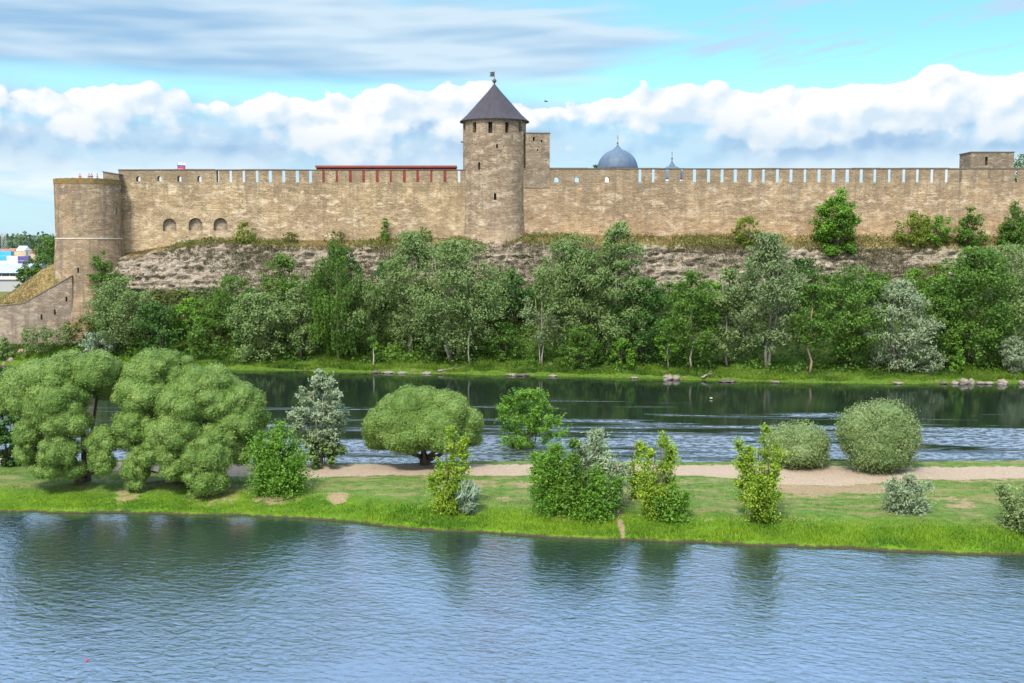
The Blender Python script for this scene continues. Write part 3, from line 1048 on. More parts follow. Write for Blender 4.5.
def corner_tower():
    Y0 = 219.0
    cx = X_of(89.0, Y0)
    root = thing('round_tower', (cx, Y0, 10), 'roofless round corner tower with pale string course at the left end of the wall', 'tower')
    R = 6.22
    zt = Z_of(178.5, 213)
    zb = Z_of(238.5, 213)
    mb = MB()
    prof = [(R + 1.7, -8.0), (R + 1.2, -1), (R + 0.75, 4), (R + 0.3, 9.5), (R + 0.08, zb - 10.2), (R, zb - 10), (R - 0.02, zt - 10.9), (R - 0.04, zt - 10)]
    mb.lathe(prof, 96)
    # hollow top: a parapet ring round the platform
    o = mb.build('wall', M_tower_corner, root)
    c = MB()
    c.lathe([(R - 1.0, zt - 10 - 0.75), (R - 1.0, zt - 8)], 64)
    for px, py, w, h in ((117.5, 210, 2.0, 7), (81.5, 270, 1.7, 5), (117, 247, 1.8, 5), (107, 264, 1.6, 4)):
        X = X_of(px, 214)
        a = math.asin(max(-0.98, min(0.98, (X - cx) / R)))
        z = Z_of(py, 214) - 10
        ca, sa = math.cos(a), math.sin(a)
        hw, hh = w * 0.194 / 2, h * 0.194 / 2
        pts = []
        for r_ in (R - 1.0, R + 0.6):
            for (q, zz) in ((-hw, z - hh), (hw, z - hh), (hw, z + hh), (-hw, z + hh)):
                pts.append((r_ * sa + q * ca, -r_ * ca + q * sa, zz))
        c.add(pts, [(3, 2, 1, 0), (4, 5, 6, 7), (1, 5, 4, 0), (2, 6, 5, 1), (3, 7, 6, 2), (0, 4, 7, 3)])
    cut(o, c)
    s = MB()
    k = 96
    s.lathe([(R - 0.3, zb - 10 - 0.13), (R + 0.16, zb - 10 - 0.10), (R + 0.16, zb - 10 + 0.10), (R - 0.3, zb - 10 + 0.13)], k)
    s.build('string_course', M_white_band, root)
    m = MB()
    # moss-brown top course, a ring
    vs, fs = [], []
    seg = 96
    rr = [(R + 0.03, zt - 10 - 0.9), (R + 0.07, zt - 10 + 0.10), (R - 0.55, zt - 10 + 0.10), (R - 0.55, zt - 10.05)]
    for r_, z in rr:
        for i in range(seg):
            a = 2 * math.pi * i / seg
            vs.append((r_ * math.cos(a), r_ * math.sin(a), z + 0.05 * math.sin(i * 1.7) * (z > zt - 10)))
    for q in range(3):
        for i in range(seg):
            j = (i + 1) % seg
            fs.append((q * seg + i, q * seg + j, (q + 1) * seg + j, (q + 1) * seg + i))
    m.add(vs, fs)
    m.build('coping', plain('mossy brown course', (0.15, 0.105, 0.035), 0.95, 0.4, 0.8), root)
    # weathered marks high on the left side
    g = MB()
    for i, (px, h) in enumerate(((62.0, 6), (64.0, 8), (66.0, 6), (68.4, 7), (70.8, 6))):
        X = X_of(px, 214) - cx
        a = math.asin(X / R)
        zz = Z_of(191, 214) - 10
        ca, sa = math.cos(a), math.sin(a)
        hw, hh = 0.14, h * 0.194 / 2
        pts = []
        for r_ in (R - 0.1, R + 0.012):
            for (q, dz) in ((-hw, -hh), (hw, -hh), (hw, hh), (-hw, hh)):
                pts.append((r_ * sa + q * ca, -r_ * ca + q * sa, zz + dz))
        g.add(pts, [(3, 2, 1, 0), (4, 5, 6, 7), (1, 5, 4, 0), (2, 6, 5, 1), (3, 7, 6, 2), (0, 4, 7, 3)])
    g.build('painted_marks', plain('faded dark paint', (0.12, 0.10, 0.085), 0.95), root)
    # shelter standing at the join with the curtain wall
    sh = thing('stair_shelter', (X_of(113, 222), 221.5, zt - 1), 'grey shelter block on the corner tower top against the wall end', 'shelter')
    b = MB()
    xa, xb = X_of(104.5, 220) - sh.location.x, X_of(120.2, 220) - sh.location.x
    zlo = -0.6
    z1, z2 = Z_of(171.8, 220) - sh.location.z, Z_of(174.5, 220) - sh.location.z
    b.add([(xa, -1.5, zlo), (xb, -1.5, zlo), (xb, 1.5, zlo), (xa, 1.5, zlo), (xa, -1.5, z1), (xb, -1.5, z2), (xb, 1.5, z2), (xa, 1.5, z1)],
          [(0, 3, 2, 1), (4, 5, 6, 7), (0, 1, 5, 4), (1, 2, 6, 5), (2, 3, 7, 6), (3, 0, 4, 7)])
    b.build('wall', M_grey_stone, sh)
    r = MB()
    r.add([(xa - 0.15, -1.65, z1 + 0.004), (xb + 0.1, -1.65, z2 + 0.004), (xb + 0.1, 1.65, z2 + 0.004), (xa - 0.15, 1.65, z1 + 0.004), (xa - 0.15, -1.65, z1 + 0.16), (xb + 0.1, -1.65, z2 + 0.16), (xb + 0.1, 1.65, z2 + 0.16), (xa - 0.15, 1.65, z1 + 0.16)],
          [(0, 3, 2, 1), (4, 5, 6, 7), (0, 1, 5, 4), (1, 2, 6, 5), (2, 3, 7, 6), (3, 0, 4, 7)])
    r.build('roof', plain('grey sheet', (0.10, 0.11, 0.13), 0.6), sh)
    return cx, Y0, R, zt


CT = corner_tower()


def mid_tower():
    Y0 = 224.6
    cx = X_of(494.6, Y0)
    root = thing('round_tower', (cx, Y0, 18), 'tall round stone tower with dark conical roof and weather vane', 'tower')
    R = 31.2 * Y0 / F
    yf = Y0 - R
    ze = Z_of(122, Y0) - 18
    mb = MB()
    mb.lathe([(R + 0.9, -6.0), (R + 0.45, 3.5), (R + 0.12, 9), (R, 14), (R - 0.02, ze + 0.3)], 96)
    o = mb.build('wall', M_tower_mid, root)
    c = MB()
    wins = [(475.6, 127.4, 3.6, 10), (491.0, 127.4, 4.0, 11), (507.2, 127.4, 3.6, 10.5), (520.2, 127.4, 3.2, 10), (465.2, 127.4, 3, 10), (480, 166, 2.2, 7.5), (495.6, 196.6, 2.4, 6.5), (497.5, 146, 1.8, 4)]
    backs = []
    for px, py, w, h in wins:
        s = (px - 494.6) / 31.2
        a = math.asin(max(-0.97, min(0.97, s)))
        Yw = Y0 - R * math.cos(a)
        z = Z_of(py, Yw) - 18
        ca, sa = math.cos(a), math.sin(a)
        hw, hh = w * 0.2 / 2 / max(ca, 0.5), h * 0.2 / 2

        def blk(r0, r1, hw, hh, mbx):
            pts = []
            for r_ in (r0, r1):
                for (q, dz) in ((-hw, -hh), (hw, -hh), (hw, hh), (-hw, hh)):
                    pts.append((r_ * sa + q * ca, -r_ * ca + q * sa, z + dz))
            mbx.add(pts, [(3, 2, 1, 0), (4, 5, 6, 7), (1, 5, 4, 0), (2, 6, 5, 1), (3, 7, 6, 2), (0, 4, 7, 3)])
        blk(R - 1.4, R + 0.7, hw, hh, c)
        bk = MB()
        blk(R - 1.3, R - 0.75, hw * 0.98, hh * 0.98, bk)
        backs.append(bk)
    cut(o, c)
    for bk in backs:
        bk.build('window', M_dark, root)
    # putlog beam on the left flank
    p = MB()
    zz = Z_of(142, Y0) - 18
    p.box(-R - 0.45, -R + 0.6, -0.2, 0.15, zz - 0.12, zz + 0.12)
    p.build('beam', M_bark, root)
    r = MB()
    za = Z_of(84.0, Y0) - 18
    Re = 34.4 * Y0 / F
    H = za - ze
    r.lathe([(R - 0.5, ze + 0.05), (Re, ze - 0.10), (Re + 0.02, ze + 0.02), (Re * 0.93, ze + H * 0.060), (Re * 0.80, ze + H * 0.17), (Re * 0.60, ze + H * 0.375), (Re * 0.40, ze + H * 0.585), (Re * 0.2, ze + H * 0.79), (0.10, za)], 28)
    ro = r.build('roof', M_slate, root)
    f = MB()
    f.lathe([(0.10, za - 0.1), (0.13, za + 0.2), (0.30, za + 0.32), (0.46, za + 0.62), (0.30, za + 0.95), (0.08, za + 1.1), (0.05, za + 1.15)], 14)
    f.build('finial', M_rust, ro, smooth=True)
    v = MB()
    v.tube([(0, 0, za + 1.0), (0, 0, Z_of(71, Y0) - 18)], [0.05, 0.035], 6)
    zf = Z_of(74.2, Y0) - 18
    z0 = Z_of(71.8, Y0) - 18
    z1 = Z_of(76.6, Y0) - 18
    v.prism([(-0.04, z0), (-0.04, z1), (-0.45, z1 - 0.02), (-1.05, z1 + 0.05), (-0.72, z1 + 0.33), (-1.02, zf), (-0.66, z0 - 0.34), (-1.0, z0 - 0.08), (-0.45, z0)][::-1], -0.03, 0.03)
    v.build('weather_vane', M_iron, ro)


mid_tower()


def stair_turret():
    x0, x1 = wx(525.5), wx(549.6)
    root = thing('stair_turret', ((x0 + x1) / 2, YW + 2.4, 33), 'square stone turret built against the right side of the conical roofed tower', 'turret')
    w = (x1 - x0) / 2
    zt = Z_of(133.6, YW) - 33
    b = MB()
    b.box(-w, w, -2.52, 2.4, 0.4, zt)
    o = b.build('wall', M_grey_stone, root)
    c = MB()
    wins = [(533.6, 139, 2.0, 4), (541.5, 141.2, 1.4, 2.6), (537.5, 150, 1.3, 2)]
    for px, py, ww, h in wins:
        X = wx(px) - root.location.x
        z = Z_of(py, YW) - 33
        c.box(X - ww * .1, X + ww * .1, -3.2, -1.4, z - h * .1, z + h * .1)
    cut(o, c)
    for px, py, ww, h in wins:
        X = wx(px) - root.location.x
        z = Z_of(py, YW) - 33
        k = MB()
        k.box(X - ww * .098, X + ww * .098, -2.0, -1.45, z - h * .098, z + h * .098)
        k.build('window', M_dark, root)
    cc = MB()
    cc.box(-w - 0.1, w + 0.1, -2.62, 2.5, zt + 0.003, zt + 0.2)
    cc.build('coping', M_coping, root)


stair_turret()


def block_tower():
    Y0 = 241.0
    x0 = X_of(969.5, Y0)
    x1 = X_of(1012.2, Y0)
    root = thing('square_tower', ((x0 + x1) / 2, Y0 + 3.2, 24), 'low square grey tower rising behind the right end of the slotted wall', 'tower')
    w = (x1 - x0) / 2
    zt = Z_of(152.6, Y0) - 24
    b = MB()
    b.box(-w, w, -3.2, 3.0, -4, zt)
    o = b.build('wall', M_grey_stone, root)
    X = X_of(985, Y0) - root.location.x
    c = MB()
    c.box(X - 0.3, X + 0.3, -4, -2.1, Z_of(165.5, Y0) - 24, Z_of(157, Y0) - 24)
    for yy in (-1.4, 0.2):
        c.box(-w - 0.4, -w + 0.9, yy - 0.2, yy + 0.2, Z_of(164, Y0) - 24, Z_of(158.5, Y0) - 24)
    cut(o, c)
    k = MB()
    k.box(X - 0.29, X + 0.29, -2.6, -2.15, Z_of(165.4, Y0) - 24, Z_of(157.1, Y0) - 24)
    k.build('window', M_dark, root)
    cc = MB()
    cc.box(-w - 0.12, w + 0.12, -3.32, 3.12, zt + 0.003, zt + 0.22)
    cc.build('coping', M_coping, root)


block_tower()


def gallery():
    x0, x1 = wx(316.2, 225.5), wx(456.3, 225.5)
    root = thing('covered_gallery', ((x0 + x1) / 2, 226, 34), 'long red boarded gallery roofed in red, showing above the wall and through its slots', 'gallery')
    w = (x1 - x0) / 2
    zt = Z_of(167.3, 225) - 34
    b = MB()
    b.box(-w + 0.1, w - 0.1, -0.1, 0.05, 0.2, zt)
    for s in (-1, 1):
        b.box(s * (w - 0.1) - 0.08, s * (w - 0.1) + 0.08, 0.06, 2.5, 0.2, zt)
    b.build('wall', M_red, root)
    r = MB()
    zr = Z_of(165.3, 225) - 34
    r.prism([(-w - 0.1, zt + 0.004), (w + 0.1, zt + 0.004), (w + 0.1, zr), (-w - 0.1, zr)], -0.6, -0.45)
    r.add([(-w - 0.1, -0.44, zt + 0.006), (w + 0.1, -0.44, zt + 0.006), (w + 0.1, 3.0, zt + 0.1), (-w - 0.1, 3.0, zt + 0.1), (-w - 0.1, -0.44, zr), (w + 0.1, -0.44, zr), (w + 0.1, 3.0, zr - 0.2), (-w - 0.1, 3.0, zr - 0.2)],
          [(0, 3, 2, 1), (4, 5, 6, 7), (0, 1, 5, 4), (1, 2, 6, 5), (2, 3, 7, 6), (3, 0, 4, 7)])
    r.build('roof', M_redroof, root)
    for i in range(12):
        p = MB()
        X = -w + 0.6 + i * (2 * w - 1.2) / 11
        p.box(X - 0.09, X + 0.09, 2.6, 2.78, 0.2, zt)
        p.build('post', M_red, root)


gallery()


def cross(mb, z0, z1, w=0.035):
    h = z1 - z0
    mb.box(-w, w, -w, w, z0, z1)
    mb.box(-h * 0.17, h * 0.17, -w * 0.9, w * 0.9, z1 - h * 0.36, z1 - h * 0.30)
    mb.box(-h * 0.10, h * 0.10, -w * 0.9, w * 0.9, z1 - h * 0.19, z1 - h * 0.14)
    mb.add([(-h * 0.11, -w * 0.9, z1 - h * 0.52), (h * 0.11, -w * 0.9, z1 - h * 0.60), (h * 0.11, w * 0.9, z1 - h * 0.60), (-h * 0.11, w * 0.9, z1 - h * 0.52),
            (-h * 0.11, -w * 0.9, z1 - h * 0.47), (h * 0.11, -w * 0.9, z1 - h * 0.55), (h * 0.11, w * 0.9, z1 - h * 0.55), (-h * 0.11, w * 0.9, z1 - h * 0.47)],
           [(0, 3, 2, 1), (4, 5, 6, 7), (0, 1, 5, 4), (1, 2, 6, 5), (2, 3, 7, 6), (3, 0, 4, 7)])


def church(px, Y, Rpx, eq_py, neck_py, ball_py, cross_py, label, drum_h, body_w):
    s = Y / F
    cx = X_of(px, Y)
    root = thing('church', (cx, Y, 24), label, 'church')
    R = Rpx * s
    zq = Z_of(eq_py, Y) - 24
    zn = Z_of(neck_py, Y) - 24
    zb = Z_of(ball_py, Y) - 24
    zc = Z_of(cross_py, Y) - 24
    b = MB()
    bw = body_w / 2
    b.box(-bw, bw, -bw, bw, -1, zq - drum_h)
    b.build('wall', M_white, root)
    d = MB()
    d.lathe([(R * 0.93, zq - drum_h + 0.004), (R * 0.93, zq - 0.4), (R * 1.02, zq - 0.3), (R * 1.02, zq - 0.05)], 40)
    d.build('drum', M_white, root)
    o = MB()
    prof = [(R, zq - 0.04)]
    H = zn - zq
    for i in range(1, 15):
        a = i / 14 * math.pi / 2 * 0.83
        prof.append((R * math.cos(a), zq + H * 0.93 * math.sin(a) / math.sin(math.pi / 2 * 0.83)))
    rl, zl = prof[-1]
    prof += [(rl * 0.72, zl + (zb - zl) * 0.22), (rl * 0.42, zl + (zb - zl) * 0.45), (rl * 0.2, zl + (zb - zl) * 0.75), (0.07, zb)]
    o.lathe(prof, 40)
    dm = o.build('dome', M_dome, root, smooth=True)
    k = MB()
    k.lathe([(0.05, zb - 0.05), (0.16, zb + 0.08), (0.22, zb + 0.25), (0.16, zb + 0.42), (0.04, zb + 0.52)], 12)
    k.build('finial', M_rust, dm, smooth=True)
    c = MB()
    cross(c, zb + 0.4, zc, 0.05)
    c.build('cross', M_gold, dm)


church(617.2, 262.0, 20.3, 170.0, 148.5, 144.0, 135.0, 'church behind the wall with a large blue grey dome and cross', 3.5, 12)
church(671.5, 258.0, 13.0, 180.0, 165.0, 159.5, 151.5, 'small chapel behind the wall with only its blue dome tip and cross showing', 2.5, 7)


def outwork():
    root = thing('outwork_wall', (OWX0, OWY0, 3), 'sloping topped grey stone outer wall below the corner tower, left edge', 'wall')
    # follows the terrain line; top steps down from the tower to the left
    n = 40
    t0 = np.linspace(0, 1, n)
    X = OWX0 + (OWX1 - OWX0) * t0
    Y = OWY0 + (OWY1 - OWY0) * t0
    zt = np.interp(X, OZX, OZZ)
    mb = MB()
    vs, fs = [], []
    for x, y, z in zip(X, Y, zt):
        for dy, zz in ((0, 0.5), (0, z), (1.3, z + 0.02), (1.3, 0.5)):
            vs.append((x - OWX0, y + dy - OWY0 - 0.25, zz - 3))
    for i in range(n - 1):
        a, b = i * 4, i * 4 + 4
        for k in range(4):
            q = (k + 1) % 4
            fs.append((a + k, a + q, b + q, b + k))
    fs.append((3, 2, 1, 0))
    fs.append((n * 4 - 4, n * 4 - 3, n * 4 - 2, n * 4 - 1))
    mb.add(vs, fs)
    o = mb.build('wall', M_outwork, root)
    c = MB()
    sl = [(41.5, 317), (55, 312), (67, 299)]
    for px, py in sl:
        Yq = float(np.interp((px - 512) / F * 209, [OWX1, OWX0], [OWY1, OWY0]))
        x = X_of(px, Yq) - OWX0
        z = Z_of(py, Yq) - 3
        c.box(x - 0.17, x + 0.17, Yq - OWY0 - 1.2, Yq - OWY0 + 0.7, z - 0.5, z + 0.5)
    cut(o, c)
    for px, py in sl:
        Yq = float(np.interp((px - 512) / F * 209, [OWX1, OWX0], [OWY1, OWY0]))
        x = X_of(px, Yq) - OWX0
        z = Z_of(py, Yq) - 3
        k = MB()
        k.box(x - 0.165, x + 0.165, Yq - OWY0 + 0.3, Yq - OWY0 + 0.65, z - 0.49, z + 0.49)
        k.build('loophole', M_dark, root)
    cb = MB()
    vs, fs = [], []
    for x, y, z in zip(X, Y, zt):
        for dy, zz in ((-0.12, z + 0.025), (-0.12, z + 0.2), (1.4, z + 0.2), (1.4, z + 0.045)):
            vs.append((x - OWX0, y + dy - OWY0 - 0.25, zz - 3))
    for i in range(n - 1):
        a, b = i * 4, i * 4 + 4
        for k in range(4):
            q = (k + 1) % 4
            fs.append((a + k, a + q, b + q, b + k))
    fs += [(3, 2, 1, 0), (n * 4 - 4, n * 4 - 3, n * 4 - 2, n * 4 - 1)]
    cb.add(vs, fs)
    cb.build('coping', plain('outwork coping', (0.17, 0.14, 0.10), 0.95, 0.3), root)


outwork()


def flag():
    Y = 226.5
    x = X_of(178.6, Y)
    zb = Z_of(184, Y)
    root = thing('flag', (x, Y, zb), 'white blue and red striped flag flying above the left curtain wall', 'flag')
    p = MB()
    zt = Z_of(162.6, Y) - zb
    p.tube([(0, 0, 0), (0, 0, zt)], [0.05, 0.04], 8)
    p.build('pole', M_iron, root)
    H, Wd = 1.15, 1.5
    nx, nz = 16, 6
    vs, fs, mi = [], [], []
    for side in (0, 1):
        for i in range(nx + 1):
            for j in range(nz + 1):
                u = i / nx
                vs.append((0.05 + u * Wd, 0.16 * math.sin(u * 7) * u + side * 0.012, zt - 0.05 - H * (1 - j / nz) - 0.12 * u * u))
    for side in (0, 1):
        for i in range(nx):
            for j in range(nz):
                a = side * (nx + 1) * (nz + 1) + i * (nz + 1) + j
                q = (a, a + nz + 1, a + nz + 2, a + 1)
                fs.append(q if side == 0 else q[::-1])
                mi.append(j // 2)
    m = MB()
    m.v, m.f, m.mi = vs, fs, mi
    m.build('cloth', [plain('flag red', (0.55, 0.03, 0.03), 0.8, 0.02), plain('flag blue', (0.03, 0.09, 0.42), 0.8, 0.02), plain('flag white', (0.8, 0.8, 0.8), 0.8, 0.02)], root)


flag()


def person(px, Y, z, shirt, label, turn=0.0):
    root = thing('person', (X_of(px, Y), Y, z), label, 'person', 'visitors on the corner tower')
    root.rotation_euler = (0, 0, turn)
    def skin(pts, edges, radii, name, mat, root_i=0):
        me = bpy.data.meshes.new(name)
        me.from_pydata(pts, edges, [])
        o = bpy.data.objects.new(name, me)
        COL.objects.link(o)
        md = o.modifiers.new('skin', 'SKIN')
        for i, r in enumerate(radii):
            me.skin_vertices[0].data[i].radius = r if isinstance(r, tuple) else (r, r)
        me.skin_vertices[0].data[root_i].use_root = True
        s = o.modifiers.new('sub', 'SUBSURF')
        s.levels = s.render_levels = 1
        dg = bpy.context.evaluated_depsgraph_get()
        dg.update()
        nm = bpy.data.meshes.new_from_object(o.evaluated_get(dg), depsgraph=dg)
        o.modifiers.clear()
        o.data = nm
        nm.materials.clear()
        nm.materials.append(mat)
        o.parent = root
        return o
    pts = [(0, 0, 0.95), (0, 0, 1.2), (0, 0, 1.42), (0, 0, 1.5), (0, -0.01, 1.62), (0, 0, 1.74),
           (-0.18, 0, 1.40), (-0.25, 0.02, 1.12), (-0.23, -0.1, 0.88), (0.18, 0, 1.40), (0.25, 0.02, 1.12), (0.23, -0.1, 0.88),
           (-0.1, 0, 0.88), (-0.11, -0.02, 0.48), (-0.11, 0.02, 0.07), (-0.12, -0.14, 0.04), (0.1, 0, 0.88), (0.11, -0.02, 0.48), (0.11, 0.02, 0.07), (0.12, -0.14, 0.04)]
    ed = [(0, 1), (1, 2), (2, 3), (3, 4), (4, 5), (2, 6), (6, 7), (7, 8), (2, 9), (9, 10), (10, 11), (0, 12), (12, 13), (13, 14), (14, 15), (0, 16), (16, 17), (17, 18), (18, 19)]
    ra = [(0.15, 0.11), (0.14, 0.1), (0.13, 0.1), 0.055, 0.1, 0.075, 0.06, 0.045, 0.035, 0.06, 0.045, 0.035, 0.085, 0.06, 0.042, 0.035, 0.085, 0.06, 0.042, 0.035]
    skin(pts, ed, ra, 'body', plain('skin', (0.42, 0.25, 0.17), 0.6, 0.03))
    pts2 = [(0, 0, 0.93), (0, 0, 1.2), (0, 0, 1.43), (-0.18, 0, 1.40), (-0.25, 0.02, 1.13), (0.18, 0, 1.40), (0.25, 0.02, 1.13)]
    skin(pts2, [(0, 1), (1, 2), (2, 3), (3, 4), (2, 5), (5, 6)], [(0.175, 0.135), (0.165, 0.125), (0.15, 0.115), 0.078, 0.062, 0.078, 0.062], 'jacket', plain('cloth ' + label[:18], shirt, 0.85, 0.05))
    pts3 = [(0, 0, 0.93), (-0.1, 0, 0.86), (-0.11, -0.02, 0.48), (-0.11, 0.02, 0.1), (0.1, 0, 0.86), (0.11, -0.02, 0.48), (0.11, 0.02, 0.1)]
    skin(pts3, [(0, 1), (1, 2), (2, 3), (0, 4), (4, 5), (5, 6)], [(0.16, 0.13), 0.1, 0.078, 0.062, 0.1, 0.078, 0.062], 'trousers', plain('denim', (0.04, 0.05, 0.09), 0.9, 0.05))
    h = MB()
    prof = [(0.02, 1.79), (0.07, 1.775), (0.1, 1.73), (0.108, 1.67), (0.1, 1.62)]
    h.lathe(prof[::-1], 14, 0, 0.015)
    h.build('hair', plain('brown hair', (0.05, 0.03, 0.02), 0.7, 0.1), root, smooth=True)


_pz = CT[3] - 0.75
_yy = CT[1] - CT[2] + 1.6
for px, c, lb in ((83.0, (0.6, 0.03, 0.05), 'person in a red jacket standing on the corner tower'),
                  (92.0, (0.09, 0.13, 0.22), 'person in blue on the corner tower, nearest the one in red'),
                  (94.7, (0.10, 0.05, 0.06), 'person in dark red on the corner tower, between two others'),
                  (100.2, (0.10, 0.16, 0.20), 'person in grey blue standing alone beside the tower top shelter')):
    person(px, _yy, _pz, c, lb, random.Random(px).uniform(-1, 1))

# ------------------------------------------------------------------ vegetation
def unit(v):
    return v / np.maximum(np.linalg.norm(v, axis=1, keepdims=True), 1e-9)


def leaf_quads(rng, pts, nrm, L, wd, axis=None, axw=0.0, rnd=0.9):
    """one rhombic leaf (or leaf spray) per point: nrm = preferred normal, axis = preferred long direction"""
    n = len(pts)
    r = rng.normal(size=(n, 3))
    nn = unit(nrm + rnd * unit(r))
    a = unit(rng.normal(size=(n, 3)))
    if axis is not None:
        a = unit(a * (1 - axw) + axis * axw)
    a = unit(a - nn * np.sum(a * nn, 1, keepdims=True))
    b = np.cross(nn, a)
    s = (L * rng.uniform(0.65, 1.3, n))[:, None]
    w = s * wd
    v = np.stack([pts - a * s * 0.5, pts + b * w * 0.5, pts + a * s * 0.5, pts - b * w * 0.5], 1).reshape(-1, 3)
    f = np.arange(4 * n).reshape(-1, 4)
    return v, f


def env(kind, u):
    u = np.clip(u, 0, 1)
    if kind == 'cone':
        return np.minimum(1, u / 0.10) * (1 - u) ** 0.75
    if kind == 'column':
        return np.minimum(1, 0.35 + u / 0.15) * np.sqrt(np.clip(1 - u ** 2.6, 0, 1))
    if kind == 'oval':
        return np.sin(math.pi * (0.10 + 0.88 * u)) ** 0.75
    if kind == 'egg':
        return np.sin(math.pi * np.clip(0.16 + 0.84 * u, 0, 1)) ** 0.8
    if kind == 'vase':
        return np.sin(math.pi * (0.06 + 0.92 * u ** 1.25)) ** 0.7
    return np.sin(math.pi * (0.12 + 0.85 * u)) ** 0.6          # round


def limb_mesh(mb, rng, H, cb, W, kind, stems, r0, lean, tips):
    for s in range(stems):
        a = rng.uniform(0, 6.283)
        off = 0.0 if stems == 1 else rng.uniform(0.15, 0.5) * W * 0.12
        b = np.array([math.cos(a) * off, math.sin(a) * off, -0.35])
        spread = 0 if stems == 1 else rng.uniform(0.1, 0.28) * W
        tip = np.array([math.cos(a) * spread + lean * H, math.sin(a) * spread * 0.6, H * rng.uniform(0.78, 0.92)])
        pts, rs = [], []
        r_ = r0 if stems == 1 else r0 * 0.7
        for k in range(7):
            t = k / 6
            p = b + (tip - b) * t
            p[:2] += rng.normal(size=2) * 0.012 * H * (t > 0) + (b[:2] * 0.3 * math.sin(t * 3))
            pts.append(tuple(p))
            rs.append(r_ * (1.25 - 0.25 * min(1, t * 8)) * (1 - 0.86 * t) + 0.01)
        mb.tube(pts, rs, 7)
        P = np.array(pts)
        sel = rng.choice(len(tips), min(len(tips), max(4, 14 // stems)), replace=False)
        for i in sel:
            c = tips[i]
            h = min(max(c[2] - 0.35 * math.hypot(c[0] - P[3][0], c[1] - P[3][1]) - 0.05 * H, H * 0.18), H * 0.8)
            k = min(5.99, max(0.2, (h + 0.35) / (tip[2] + 0.35) * 6))
            i0 = int(k)
            st = P[i0] * (1 - (k - i0)) + P[i0 + 1] * (k - i0)
            mid = st * 0.5 + c * 0.5 + np.array([0, 0, 0.04 * H])
            rr = rs[i0] * 0.45
            mb.tube([tuple(st), tuple(mid), tuple(c)], [rr, rr * 0.6, rr * 0.15], 5)


